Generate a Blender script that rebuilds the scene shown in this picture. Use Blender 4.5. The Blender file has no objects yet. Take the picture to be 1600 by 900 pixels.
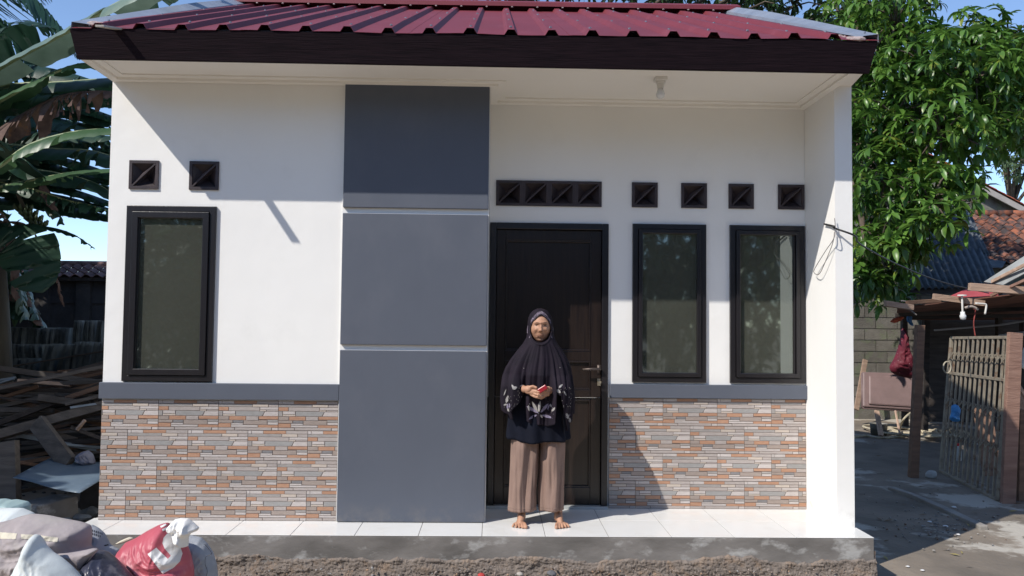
import bpy, bmesh, math, random
from math import sin, cos, pi, sqrt, radians, atan2, exp
from mathutils import Vector, Matrix, noise
from mathutils.bvhtree import BVHTree
V = Vector
scene = bpy.context.scene
col = scene.collection
random.seed(7)

# ------------------------------------------------------------------ camera
FPX = 1223.5
CAM = V((2.621, -5.343, 1.350))
_p, _y, _r = radians(2.459), radians(1.301), radians(0.623)
CF = V((sin(_y) * cos(_p), cos(_y) * cos(_p), sin(_p)))
_R = V((cos(_y), -sin(_y), 0)); _U = _R.cross(CF)
CR = _R * cos(_r) + _U * sin(_r); CU = _U * cos(_r) - _R * sin(_r)
cd = bpy.data.cameras.new('camera'); cam = bpy.data.objects.new('camera', cd); col.objects.link(cam)
cam.matrix_world = Matrix(((CR.x, CU.x, -CF.x, CAM.x), (CR.y, CU.y, -CF.y, CAM.y), (CR.z, CU.z, -CF.z, CAM.z), (0, 0, 0, 1)))
cd.sensor_width = 36; cd.lens = FPX / 1600 * 36; cd.clip_start = 0.05; cd.clip_end = 2000
scene.camera = cam

# ------------------------------------------------------------------ light
SUN = V((1.32, 1.0, -1.59)).normalized()
elev = math.asin(-SUN.z); azim = atan2(-SUN.x, -SUN.y)       # compass angle of the sun, clockwise from +Y
w = bpy.data.worlds.new('World'); scene.world = w; w.use_nodes = True
nt = w.node_tree
sky = nt.nodes.new('ShaderNodeTexSky'); sky.sky_type = 'NISHITA'; sky.sun_disc = False
sky.sun_elevation = elev; sky.sun_rotation = azim
sky.air_density = .72; sky.dust_density = .05; sky.ozone_density = 2.0; sky.altitude = 0
nt.nodes['Background'].inputs['Strength'].default_value = 0.125
nt.links.new(sky.outputs[0], nt.nodes['Background'].inputs['Color'])
sl = bpy.data.lights.new('sun', 'SUN'); so = bpy.data.objects.new('sun', sl); col.objects.link(so)
sl.energy = 2.95; sl.angle = radians(0.53); sl.color = (1.0, 0.945, 0.865)
so.rotation_euler = SUN.to_track_quat('-Z', 'Y').to_euler()
so.location = (-6, -8, 10)
scene.render.engine = 'CYCLES'
scene.view_settings.view_transform = 'Standard'; scene.view_settings.look = 'None'
scene.view_settings.gamma = 1; scene.view_settings.use_curve_mapping = False
scene.view_settings.exposure = 0.84

# ------------------------------------------------------------------ helpers
def ray(px, py):
    d = CR * (px - 800) - CU * (py - 450) + CF * FPX
    return d / d.y
def at(px, py, y):          # pixel of the 1600x900 photograph -> point on the plane y
    return CAM + ray(px, py) * (y - CAM.y)
def atz(px, py, z):         # pixel -> point on the level z
    d = ray(px, py); return CAM + d * ((z - CAM.z) / d.z)
def px_of(p):
    d = V(p) - CAM; z = d.dot(CF)
    return (800 + FPX * d.dot(CR) / z, 450 - FPX * d.dot(CU) / z, z)

def tag(o, label=None, cat=None, group=None, kind=None):
    if label: o['label'] = label
    if cat: o['category'] = cat
    if group: o['group'] = group
    if kind: o['kind'] = kind
    return o
def empty(name, loc, label=None, cat=None, group=None):
    o = bpy.data.objects.new(name, None); col.objects.link(o); o.location = loc
    o.empty_display_size = 0.1
    return tag(o, label, cat, group)
def link(name, me, parent=None, loc=None, rot=None, scl=None):
    """link an object; coordinates are world ones, a thing's parts are shifted to its origin"""
    o = bpy.data.objects.new(name, me); col.objects.link(o)
    if loc is not None: o.location = loc
    if rot is not None: o.rotation_euler = rot
    if scl is not None: o.scale = scl
    if parent is not None:
        o.parent = parent
        q = parent; off = V((0, 0, 0))
        while q is not None: off += V(q.location); q = q.parent
        if parent.get('rotated'):
            pass
        else:
            o.location = V(o.location) - off
    return o

class MB:
    def __init__(s): s.v = []; s.f = []; s.m = []; s.uv = None
    def add(s, vs, fs, mi=0):
        n = len(s.v); s.v += [tuple(a) for a in vs]; s.f += [tuple(i + n for i in f) for f in fs]; s.m += [mi] * len(fs)
    def box(s, a, b, mi=0):
        x0, y0, z0 = a; x1, y1, z1 = b
        s.add([(x0, y0, z0), (x1, y0, z0), (x1, y1, z0), (x0, y1, z0), (x0, y0, z1), (x1, y0, z1), (x1, y1, z1), (x0, y1, z1)],
              [(0, 3, 2, 1), (4, 5, 6, 7), (0, 1, 5, 4), (1, 2, 6, 5), (2, 3, 7, 6), (3, 0, 4, 7)], mi)
    def frame(s, x0, x1, z0, z1, t, y0, y1, mi=0):       # mitred picture frame standing in the xz plane
        o = [(x0, z0), (x1, z0), (x1, z1), (x0, z1)]; i_ = [(x0 + t, z0 + t), (x1 - t, z0 + t), (x1 - t, z1 - t), (x0 + t, z1 - t)]
        for k in range(4):
            a, b, c, d = o[k], o[(k + 1) % 4], i_[(k + 1) % 4], i_[k]
            vs = [(p[0], y0, p[1]) for p in (a, b, c, d)] + [(p[0], y1, p[1]) for p in (a, b, c, d)]
            s.add(vs, [(0, 1, 2, 3), (7, 6, 5, 4), (0, 4, 5, 1), (2, 6, 7, 3)], mi)
    def beam(s, a, b, wd, th, up=(0, 0, 1), mi=0, jit=0):
        a, b = V(a), V(b); d = (b - a).normalized(); sd = d.cross(V(up))
        if sd.length < 1e-4: sd = V((1, 0, 0))
        sd.normalize(); u = sd.cross(d)
        vs = []
        for p in (a, b):
            for q, r in ((-1, -1), (1, -1), (1, 1), (-1, 1)):
                vs.append(p + sd * q * wd / 2 + u * r * th / 2 + V([random.uniform(-jit, jit) for _ in range(3)]))
        s.add(vs, [(0, 1, 2, 3), (7, 6, 5, 4), (0, 4, 5, 1), (1, 5, 6, 2), (2, 6, 7, 3), (3, 7, 4, 0)], mi)
    def tube(s, pts, r, n=10, mi=0, cap=True, flat=1.0):
        pts = [V(p) for p in pts]; k = len(pts); rs = r if isinstance(r, (list, tuple)) else [r] * k
        base = len(s.v); prev = None
        for i, p in enumerate(pts):
            d = (pts[min(i + 1, k - 1)] - pts[max(i - 1, 0)]).normalized()
            if prev is None:
                a = d.cross(V((0, 0, 1)))
                if a.length < 1e-3: a = d.cross(V((1, 0, 0)))
            else: a = prev - d * prev.dot(d)
            a.normalize(); b = d.cross(a); prev = a
            for j in range(n):
                t = 2 * pi * j / n
                s.v.append(tuple(p + a * cos(t) * rs[i] + b * sin(t) * rs[i] * flat))
        for i in range(k - 1):
            for j in range(n):
                q = base + i * n
                s.f.append((q + j, q + (j + 1) % n, q + n + (j + 1) % n, q + n + j)); s.m.append(mi)
        if cap:
            s.f.append(tuple(base + j for j in reversed(range(n)))); s.m.append(mi)
            s.f.append(tuple(base + (k - 1) * n + j for j in range(n))); s.m.append(mi)
    def capsule(s, a, b, r0, r1, n=10, mi=0):
        a, b = V(a), V(b); d = (b - a)
        if d.length < 1e-5: d = V((0, 0, 1e-4))
        dn = d.normalized(); P = []; R = []
        for k in range(4): t = pi / 2 * (1 - k / 4) ; P.append(a - dn * r0 * sin(t)); R.append(max(r0 * cos(t), r0 * .05))
        P.append(a); R.append(r0); P.append(b); R.append(r1)
        for k in range(1, 5): t = pi / 2 * k / 4; P.append(b + dn * r1 * sin(t)); R.append(max(r1 * cos(t), r1 * .05))
        s.tube(P, R, n, mi)
    def ell(s, c, r, n=16, m=10, mi=0, fn=None, rot=None):
        base = len(s.v); c = V(c)
        for i in range(m + 1):
            ph = pi * i / m
            for j in range(n):
                t = 2 * pi * j / n
                u = V((sin(ph) * cos(t), sin(ph) * sin(t), cos(ph)))
                p = V((u.x * r[0], u.y * r[1], u.z * r[2]))
                if fn: p = fn(p, u)
                if rot: p = rot @ p
                s.v.append(tuple(c + p))
        for i in range(m):
            for j in range(n):
                a = base + i * n + j; b = base + i * n + (j + 1) % n
                s.f.append((a, a + n, b + n, b)); s.m.append(mi)
    def sheet(s, P, mi=0, closed=False):                     # P[i][j] grid of points
        base = len(s.v); n = len(P[0])
        for row in P: s.v += [tuple(q) for q in row]
        for i in range(len(P) - 1):
            for j in range(n if closed else n - 1):
                a = base + i * n + j; b = base + i * n + (j + 1) % n
                s.f.append((a, b, b + n, a + n)); s.m.append(mi)
    def mesh(s, name, mats, smooth=False, merge=False):
        me = bpy.data.meshes.new(name); me.from_pydata(s.v, [], s.f)
        for m in (mats if isinstance(mats, (list, tuple)) else [mats]): me.materials.append(m)
        me.polygons.foreach_set('material_index', s.m)
        if merge:
            bm = bmesh.new(); bm.from_mesh(me); bmesh.ops.remove_doubles(bm, verts=bm.verts, dist=1e-5)
            bmesh.ops.recalc_face_normals(bm, faces=bm.faces); bm.to_mesh(me); bm.free()
        me.polygons.foreach_set('use_smooth', [smooth] * len(me.polygons)); me.update()
        return me
    def build(s, name, mats, parent=None, smooth=False, merge=False, bevel=0, solid=0):
        o = link(name, s.mesh(name, mats, smooth, merge), parent)
        if solid:
            m = o.modifiers.new('solid', 'SOLIDIFY'); m.thickness = solid; m.offset = 0
        if bevel:
            m = o.modifiers.new('bevel', 'BEVEL'); m.width = bevel; m.segments = 2; m.limit_method = 'ANGLE'
        return o

def copy_tree(o, parent=None):
    c = o.copy(); col.objects.link(c)
    if parent is not None: c.parent = parent
    for ch in list(o.children): copy_tree(ch, c)
    return c

# ------------------------------------------------------------------ materials
def mat(name, c1, c2=None, scale=6, rough=.6, bump=0, bscale=60, spec=.4, stretch=(1, 1, 1), detail=6, rnd=0, metal=0,
        c3=None, s3=1.2, t3=(.52, .62), wear=0, coord='Object', transl=0, coat=0, bdist=.01):
    m = bpy.data.materials.new(name); m.use_nodes = True; n = m.node_tree; L = n.links.new
    B = n.nodes['Principled BSDF']; B.inputs['Roughness'].default_value = rough; B.inputs['Metallic'].default_value = metal
    B.inputs['Specular IOR Level'].default_value = spec
    if coat: B.inputs['Coat Weight'].default_value = coat; B.inputs['Coat Roughness'].default_value = .08
    tc = n.nodes.new('ShaderNodeTexCoord'); mp = n.nodes.new('ShaderNodeMapping'); mp.inputs['Scale'].default_value = stretch
    if rnd:
        oi = n.nodes.new('ShaderNodeObjectInfo'); ad = n.nodes.new('ShaderNodeVectorMath'); ad.operation = 'ADD'
        sc = n.nodes.new('ShaderNodeMath'); sc.operation = 'MULTIPLY'; sc.inputs[1].default_value = 37
        L(oi.outputs['Random'], sc.inputs[0]); L(tc.outputs[coord], ad.inputs[0]); L(sc.outputs[0], ad.inputs[1]); L(ad.outputs[0], mp.inputs[0])
    else: L(tc.outputs[coord], mp.inputs[0])
    c2 = c2 or tuple(a * .82 for a in c1)
    nz = n.nodes.new('ShaderNodeTexNoise'); nz.inputs['Scale'].default_value = scale; nz.inputs['Detail'].default_value = detail
    L(mp.outputs[0], nz.inputs['Vector'])
    rp = n.nodes.new('ShaderNodeValToRGB'); rp.color_ramp.elements[0].position = .32; rp.color_ramp.elements[1].position = .68
    rp.color_ramp.elements[0].color = (*c1, 1); rp.color_ramp.elements[1].color = (*c2, 1); L(nz.outputs['Fac'], rp.inputs[0])
    out = rp.outputs[0]
    if c3:
        n3 = n.nodes.new('ShaderNodeTexNoise'); n3.inputs['Scale'].default_value = s3; n3.inputs['Detail'].default_value = 8
        n3.inputs['Roughness'].default_value = .62; L(mp.outputs[0], n3.inputs['Vector'])
        r3 = n.nodes.new('ShaderNodeMapRange'); r3.inputs[1].default_value = t3[0]; r3.inputs[2].default_value = t3[1]
        L(n3.outputs['Fac'], r3.inputs[0]); mx = n.nodes.new('ShaderNodeMix'); mx.data_type = 'RGBA'
        L(r3.outputs[0], mx.inputs['Factor']); L(out, mx.inputs['A']); mx.inputs['B'].default_value = (*c3, 1); out = mx.outputs['Result']
    if rnd:
        hs = n.nodes.new('ShaderNodeHueSaturation'); mr = n.nodes.new('ShaderNodeMapRange')
        mr.inputs[3].default_value = 1 - rnd; mr.inputs[4].default_value = 1 + rnd
        L(oi.outputs['Random'], mr.inputs[0]); L(mr.outputs[0], hs.inputs['Value']); L(out, hs.inputs['Color']); out = hs.outputs[0]
    L(out, B.inputs['Base Color'])
    if bump:
        nb = n.nodes.new('ShaderNodeTexNoise'); nb.inputs['Scale'].default_value = bscale; nb.inputs['Detail'].default_value = 6
        L(mp.outputs[0], nb.inputs['Vector']); bp = n.nodes.new('ShaderNodeBump'); bp.inputs['Strength'].default_value = bump
        bp.inputs['Distance'].default_value = bdist
        L(nb.outputs['Fac'], bp.inputs['Height']); L(bp.outputs[0], B.inputs['Normal'])
    if transl:
        tr = n.nodes.new('ShaderNodeBsdfTranslucent'); L(out, tr.inputs['Color']); ms = n.nodes.new('ShaderNodeMixShader')
        ms.inputs[0].default_value = transl; o_ = n.nodes['Material Output']
        L(B.outputs[0], ms.inputs[1]); L(tr.outputs[0], ms.inputs[2]); L(ms.outputs[0], o_.inputs[0])
    return m

M = {}
M['white'] = mat('white_wall_paint', (.81, .80, .77), (.775, .765, .74), 1.3, .75, .55, 6, .2, bdist=.006, c3=(.74, .73, .70), s3=2.2, t3=(.56, .8))
M['soffit'] = mat('white_soffit_paint', (.81, .78, .73), (.79, .76, .71), 2, .7, .1, 20, .2)
M['grey'] = mat('slate_paint', (.096, .108, .136), (.088, .099, .126), 2.0, .62, .5, 9, .3, stretch=(1, 1, .7), bdist=.004, c3=(.108, .118, .145), s3=2.6, t3=(.5, .8))
M['frame'] = mat('black_brown_frame', (.011, .010, .012), (.016, .014, .016), 8, .32, .12, 60, .5, stretch=(1, 1, .15))
M['door'] = mat('dark_door_wood', (.022, .014, .011), (.012, .008, .008), 9, .28, .3, 40, .5, stretch=(6, 1, .35), bdist=.004)
M['fascia'] = mat('dark_woodgrain_fascia', (.016, .0085, .0115), (.007, .004, .006), 26, .8, .6, 40, .1, stretch=(.2, 1, 5), bdist=.004)
M['roof'] = mat('maroon_sheet_paint', (.175, .028, .037), (.15, .025, .033), 1.6, .5, .06, 8, .35, c3=(.205, .048, .062), s3=3, t3=(.55, .8))
M['roof_dark'] = mat('sheet_underside', (.05, .04, .045), None, 5, .7)
M['flash'] = mat('grey_flashing', (.30, .33, .38), (.22, .25, .30), 5, .4, .1, 20, .5, metal=.3)
M['mortar'] = mat('pale_sealant', (.42, .36, .34), (.30, .22, .21), 30, .9, .5, 60)
M['vent'] = mat('brown_black_vent', (.050, .036, .038), (.032, .024, .027), 15, .5, .4, 80, .4, bdist=.003)
M['tile'] = mat('white_floor_tile', (.76, .755, .735), (.73, .725, .705), 3, .14, 0, 5, .5, rnd=.02, c3=(.64, .62, .58), s3=3.5, t3=(.54, .85))
M['grout'] = mat('grey_grout', (.22, .21, .2), None, 20, .9)
M['plinth'] = mat('cement_render', (.225, .21, .198), (.125, .117, .11), 3.4, .85, .5, 18, .2, c3=(.36, .355, .345), s3=5.5, t3=(.54, .66), bdist=.008, stretch=(.8, 1, 1.5), detail=10)
M['rough'] = mat('rough_mortar', (.225, .19, .165), (.155, .13, .113), 22, .95, 1.0, 120, .1, c3=(.27, .20, .15), s3=11, t3=(.52, .7), bdist=.006)
M['threshold'] = mat('pale_threshold', (.50, .52, .52), None, 4, .3)
M['steel'] = mat('bronze_handle', (.12, .095, .085), None, 20, .5, metal=.6)
M['brass'] = mat('lock_metal', (.6, .55, .45), None, 20, .3, metal=.9)
M['plastic'] = mat('white_plastic', (.72, .70, .66), None, 8, .35)
M['bulb'] = mat('frosted_bulb', (.75, .75, .74), None, 4, .15, coat=.3)
M['cable_black'] = mat('black_cable', (.02, .02, .02), None, 8, .5)
M['cable_grey'] = mat('grey_cable', (.22, .20, .19), None, 8, .5)
def add_dirt(m, z0, z1, c, amount, sc=7):       # dust splashed up from the floor
    n = m.node_tree; L = n.links.new; B = n.nodes['Principled BSDF']; src = B.inputs['Base Color'].links[0].from_socket
    g_ = n.nodes.new('ShaderNodeNewGeometry'); sp = n.nodes.new('ShaderNodeSeparateXYZ'); L(g_.outputs['Position'], sp.inputs[0])
    a = n.nodes.new('ShaderNodeMapRange'); a.inputs[1].default_value = z0; a.inputs[2].default_value = z1; a.inputs[3].default_value = amount; a.inputs[4].default_value = 0; L(sp.outputs['Z'], a.inputs[0])
    t = n.nodes.new('ShaderNodeTexNoise'); t.inputs['Scale'].default_value = sc; t.inputs['Detail'].default_value = 9; t.inputs['Roughness'].default_value = .7; L(g_.outputs['Position'], t.inputs['Vector'])
    r = n.nodes.new('ShaderNodeMapRange'); r.inputs[1].default_value = .45; r.inputs[2].default_value = .68; L(t.outputs['Fac'], r.inputs[0])
    k = n.nodes.new('ShaderNodeMath'); k.operation = 'MULTIPLY'; L(a.outputs[0], k.inputs[0]); L(r.outputs[0], k.inputs[1])
    x = n.nodes.new('ShaderNodeMix'); x.data_type = 'RGBA'; L(k.outputs[0], x.inputs['Factor']); L(src, x.inputs['A']); x.inputs['B'].default_value = (*c, 1); L(x.outputs['Result'], B.inputs['Base Color'])
add_dirt(M['white'], .01, .16, (.42, .38, .33), .8); add_dirt(M['grey'], .01, .14, (.20, .185, .17), .55)
# reflective, lightly tinted window glass
g = bpy.data.materials.new('tinted_glass'); g.use_nodes = True; n = g.node_tree; L = n.links.new
n.nodes.remove(n.nodes['Principled BSDF'])
gl = n.nodes.new('ShaderNodeBsdfGlossy'); gl.inputs['Roughness'].default_value = .03; gl.inputs['Color'].default_value = (.86, .97, .95, 1)
tp = n.nodes.new('ShaderNodeBsdfTransparent'); tp.inputs['Color'].default_value = (.42, .46, .42, 1)
fr = n.nodes.new('ShaderNodeFresnel'); fr.inputs[0].default_value = 1.5
ma = n.nodes.new('ShaderNodeMath'); ma.operation = 'ADD'; ma.inputs[1].default_value = .19; ma.use_clamp = True
df = n.nodes.new('ShaderNodeBsdfDiffuse'); df.inputs[0].default_value = (.15, .158, .13, 1)
nz = n.nodes.new('ShaderNodeTexNoise'); nz.inputs['Scale'].default_value = 1.6; nz.inputs['Detail'].default_value = 9
mr = n.nodes.new('ShaderNodeMapRange'); mr.inputs[1].default_value = .35; mr.inputs[2].default_value = .85; mr.inputs[3].default_value = .30; mr.inputs[4].default_value = .38
tc = n.nodes.new('ShaderNodeTexCoord'); L(tc.outputs['Object'], nz.inputs['Vector']); L(nz.outputs['Fac'], mr.inputs[0])
m1 = n.nodes.new('ShaderNodeMixShader'); m2 = n.nodes.new('ShaderNodeMixShader')
L(fr.outputs[0], ma.inputs[0]); L(ma.outputs[0], m1.inputs[0]); L(tp.outputs[0], m1.inputs[1]); L(gl.outputs[0], m1.inputs[2])
L(mr.outputs[0], m2.inputs[0]); L(m1.outputs[0], m2.inputs[1]); L(df.outputs[0], m2.inputs[2]); L(m2.outputs[0], n.nodes['Material Output'].inputs[0])
M['glass'] = g
stone_cols = dict(O=((.47, .275, .18), (.41, .225, .145)), W=((.56, .51, .485), (.49, .44, .415)), G=((.37, .345, .325), (.305, .28, .265)),
                  B=((.35, .34, .33), (.305, .295, .285)), T=((.37, .305, .265), (.31, .255, .225)), P=((.45, .395, .37), (.375, .33, .305)),
                  K=((.19, .185, .19), (.25, .24, .24)), C=((.57, .49, .42), (.50, .43, .37)))
SK = list(stone_cols)
SM = [mat('cladding_' + {'O': 'ochre', 'W': 'pale', 'G': 'grey', 'B': 'blue_grey', 'T': 'taupe', 'P': 'pinkish', 'K': 'dark', 'C': 'cream'}[k], a, b, 28, .6, .7, 90, .3,
          stretch=(1, 1, 4), rnd=.10, bdist=.003) for k, (a, b) in [(k_, tuple(tuple(v * .92 for v in q) for q in c_)) for k_, c_ in stone_cols.items()]] + [mat('cladding_joint', (.17, .135, .12), None, 20, .9)]
# ------------------------------------------------------------------ ground
def ground_z(x, y):
    z = -.30
    z += .012 * noise.noise(V((x * .7, y * .7, 0))) + .006 * noise.noise(V((x * 3, y * 3, 5)))
    return z
gm = MB(); 
xs = [-400, -120, -40, -18, -10] + [-7 + .22 * i for i in range(90)] + [14, 18, 26, 50, 120, 400]
ys = [-300, -80, -30, -15] + [-8 + .25 * i for i in range(92)] + [17, 22, 32, 60, 150, 600]
gm.sheet([[(x, y, ground_z(x, y)) for x in xs] for y in ys])
M['ground'] = mat('worn_cement_and_earth', (.235, .196, .155), (.135, .116, .095), 1.7, .9, .9, 18, .2, c3=(.40, .37, .32), s3=.75, t3=(.555, .595), detail=10)
tag(gm.build('ground', M['ground'], smooth=True), kind='structure')

fy = MB(); fx_ = [-2.4 + .25 * i for i in range(37)]; fyy = [-9.5 + .25 * i for i in range(36)]
fy.sheet([[(x, y, -.272 + .006 * noise.noise(V((x * 1.5, y * 1.5, 2)))) for x in fx_] for y in fyy])
tag(fy.build('front_bounce_sheet', mat('warm_bounce_sand', (.46, .385, .29), (.38, .315, .235), 2.5, .9, .5, 30, .2), smooth=True), kind='structure')  # added unseen pale sheet that bounces warm light into porch and soffit
# raised cement path edge and rubble on the right yard
pm = MB()
edge = [atz(1392, 762, -.28), atz(1430, 775, -.28), atz(1480, 797, -.28), atz(1537, 824, -.28)]
for a, b in zip(edge, edge[1:]): pm.beam(a + V((0, 0, -.01)), b + V((0, 0, -.01)), .07, .05, jit=.004)
M['kerb'] = mat('worn_kerb_cement', (.30, .28, .25), (.2, .185, .17), 5, .9, .6, 40)
tag(pm.build('path_edge', M['kerb'], bevel=.01), kind='structure')
rb = MB()
for k in range(170):
    c = atz(random.gauss(1466, 34), random.gauss(822, 15), -.292); s = random.uniform(.004, .013) * (1.7 if random.random() < .08 else 1)
    rb.ell(c, (s, s * random.uniform(.6, 1.2), s * .6), 7, 4, rot=Matrix.Rotation(random.random() * 6, 3, 'Z'))
for k in range(260):
    y_ = random.uniform(.5, 6); x_ = random.uniform(5.4, 9); s = random.uniform(.003, .008); rb.ell((x_, y_, -.295), (s, s, s * .7), 6, 4)
M['rubble'] = mat('grey_rubble', (.33, .31, .29), (.14, .13, .12), 25, .95, .4, 60, c3=(.2, .12, .08), s3=9)
tag(rb.build('rubble', M['rubble']), kind='stuff', label='small stones and crumbs of cement scattered on the yard floor')

# ------------------------------------------------------------------ house
house = empty('house', (2.5, 2.4, -.3), 'small white house with slate grey panels, stone cladding and a maroon metal roof', 'house')
H = lambda mb, name, m, **k: mb.build(name, m, house, **k)

def wall_holes(mb, x0, x1, z0, z1, y, th, holes, mi=0):
    X = sorted({x0, x1, *[h[0] for h in holes], *[h[1] for h in holes]}); Z = sorted({z0, z1, *[h[2] for h in holes], *[h[3] for h in holes]})
    def inside(xa, xb, za, zb):
        xm, zm = (xa + xb) / 2, (za + zb) / 2
        return any(h[0] < xm < h[1] and h[2] < zm < h[3] for h in holes)
    for xa, xb in zip(X, X[1:]):
        for za, zb in zip(Z, Z[1:]):
            if inside(xa, xb, za, zb): continue
            mb.add([(xa, y, za), (xb, y, za), (xb, y, zb), (xa, y, zb)], [(0, 1, 2, 3)], mi)
            mb.add([(xa, y + th, za), (xb, y + th, za), (xb, y + th, zb), (xa, y + th, zb)], [(3, 2, 1, 0)], mi)
    for a, b, c, d in holes:
        for p, q in (((a, c), (b, c)), ((b, c), (b, d)), ((b, d), (a, d)), ((a, d), (a, c))):
            mb.add([(p[0], y, p[1]), (q[0], y, q[1]), (q[0], y + th, q[1]), (p[0], y + th, p[1])], [(3, 2, 1, 0)], mi)

DR = .404
vL = [(.135, .332), (.540, .738)]
vR = [(3.632, 3.823), (3.999, 4.190), (4.353, 4.540), (4.723, 4.918)]
wm = MB()
wall_holes(wm, .0, 1.58, .80, 3.0, 0, .12, [(.13, .73, .92, 2.11)] + [(a, b, 2.222, 2.417) for a, b in vL])
wm.add([(0, .014, 0), (1.58, .014, 0), (1.58, .014, .8), (0, .014, .8), (0, .12, 0), (0, .12, .8), (0, 0, .8), (1.58, 0, .8)], [(0, 1, 2, 3), (0, 3, 5, 4), (3, 2, 7, 6)])
wall_holes(wm, 2.58, 4.925, .80, 3.0, DR, .12, [(2.585, 3.462, .80, 2.078), (2.626, 3.407, 2.204, 2.392), (3.638, 4.184, .917, 2.083), (4.36, 4.918, .917, 2.083)] + [(a, b, 2.206, 2.391) for a, b in vR])
wm.add([(3.462, DR + .014, 0), (4.925, DR + .014, 0), (4.925, DR + .014, .8), (3.462, DR + .014, .8), (3.462, DR, .8), (4.925, DR, .8), (3.462, DR + .12, 0), (3.462, DR + .12, .8)],
       [(0, 1, 2, 3), (3, 2, 5, 4), (0, 3, 7, 6)])
wm.box((1.581, -.012, 0), (2.579, .12, 3.0))                    # panel pier
wm.box((2.46, .121, 0), (2.579, DR + .12, 3.0))                 # return beside the door
wm.box((4.926, -.11, 0), (5.045, 5.0, 3.0))                     # right side wall with its pillar end
wm.box((-.002, .122, 0), (.12, 4.9, 3.0)); wm.box((.121, 4.88, 0), (4.925, 5.0, 3.0))
H(wm, 'wall', M['white'], bevel=0)
im = MB(); im.add([(.12, .3, .02), (4.92, .6, .02), (4.92, 4.88, .02), (.12, 4.88, .02)], [(0, 1, 2, 3)]); im.box((.125, 3.2, .021), (4.92, 3.3, 2.97))
H(im, 'interior_partition', mat('olive_inner_wall', (.28, .28, .20), None, 1, .9))

# slate panels of the pier
for z0, z1 in ((.004, 1.147), (1.184, 2.074), (2.113, 2.978)):
    b = MB(); b.box((1.588, -.036, z0), (2.574, -.010, z1)); H(b, 'grey_panel', M['grey'], bevel=.004)
b = MB(); b.box((-.012, -.028, .806), (1.586, .02, .915)); H(b, 'sill_band', M['grey'], bevel=.004)
b = MB(); b.box((3.474, DR - .03, .803), (4.932, DR + .02, .903)); H(b, 'sill_band', M['grey'], bevel=.004)

# stone look cladding tiles: 40 x 20 cm, one relief pattern
PAT = [(155, 225, 95, 158, 'W'), (225, 465, 95, 158, 'W'), (465, 922, 95, 158, 'O'), (922, 1362, 95, 158, 'P'),
       (155, 836, 162, 220, 'G'), (840, 1158, 162, 220, 'C'), (1162, 1362, 162, 220, 'P'),
       (155, 355, 224, 298, 'O'), (359, 984, 224, 300, 'P'), (990, 1362, 224, 275, 'W'), (985, 1118, 279, 306, 'C'), (1124, 1362, 279, 308, 'P'),
       (155, 240, 304, 403, 'G'), (244, 496, 304, 364, 'W'), (244, 500, 368, 403, 'C'), (504, 1085, 306, 403, 'B', -50), (1090, 1362, 312, 403, 'W', 0, -42),
       (155, 368, 408, 484, 'T'), (372, 706, 408, 486, 'O', 0), (712, 962, 408, 486, 'P'), (966, 1362, 408, 470, 'O'),
       (155, 448, 488, 544, 'T'), (452, 658, 490, 544, 'K'), (662, 1140, 489, 576, 'T'), (1144, 1362, 474, 522, 'G'), (1148, 1362, 526, 576, 'W'),
       (155, 410, 548, 632, 'O'), (414, 656, 549, 582, 'W'), (414, 955, 586, 626, 'W'), (960, 1362, 580, 634, 'O'),
       (155, 484, 637, 690, 'P'), (490, 1232, 630, 690, 'P'), (1238, 1362, 638, 690, 'W')]
HT = [random.Random(i * 13 + 5).uniform(.2, 1) for i in range(len(PAT))]
def tile_mesh(u0, u1, v):
    """tile mesh; u0..u1 (m) kept of its 0.4 m length; v seeds small height changes"""
    mb = MB(); mb.box((u0 + .0008, -.002, .0008), (u1 - .0008, .012, .1992), 8)
    for i, q in enumerate(PAT):
        xa, xb, ya, yb, k = q[:5]; sr = q[5] if len(q) > 5 else 0; sll = q[6] if len(q) > 6 else 0
        a = (xa - 155) / 1207 * .4; b_ = (xb - 155) / 1207 * .4; zt = .2 - (ya - 92) / 600 * .2; zb = .2 - (min(yb, 688) - 92) / 600 * .2
        h = .0028 + .0030 * HT[i]; g_ = .0008; c = .0012
        dr, dl = sr / 1207 * .4, sll / 1207 * .4
        a0, a1 = a + g_, a + g_ + dl; b0, b1 = b_ - g_, b_ - g_ + dr      # top / bottom x
        zt -= g_ * .8; zb += g_ * .8
        a0, a1, b0, b1 = [min(max(t, u0 + .001), u1 - .001) for t in (a0, a1, b0, b1)]
        if b0 - a0 < .003 or b1 - a1 < .003: continue
        o = [(a1, zb), (b1, zb), (b0, zt), (a0, zt)]; n_ = [(a1 + c, zb + c), (b1 - c, zb + c), (b0 - c, zt - c), (a0 + c, zt - c)]
        mb.add([(x, -.002, z) for x, z in o] + [(x, -h, z) for x, z in n_],
               [(4, 5, 6, 7), (0, 1, 5, 4), (1, 2, 6, 5), (2, 3, 7, 6), (3, 0, 4, 7)], SK.index(k))
    return mb.mesh('cladding_tile', SM)
TM = {}
def clad(xa, xb, y, ja):
    for r in range(4):
        z = .6 - .2 * r; off = ja if r % 2 == 0 else ja - .2
        k = math.floor((xa - off) / .4)
        x = off + k * .4
        while x < xb - .01:
            u0 = max(0, xa - x); u1 = min(.4, xb - x)
            if u1 - u0 > .01:
                key = (round(u0, 3), round(u1, 3))
                if key not in TM: TM[key] = tile_mesh(u0, u1, 0)
                link('cladding_tile', TM[key], house, (x, y, z))
            x += .4
clad(0, 1.58, 0, .378); clad(3.472, 4.925, DR, 3.868)

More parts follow.
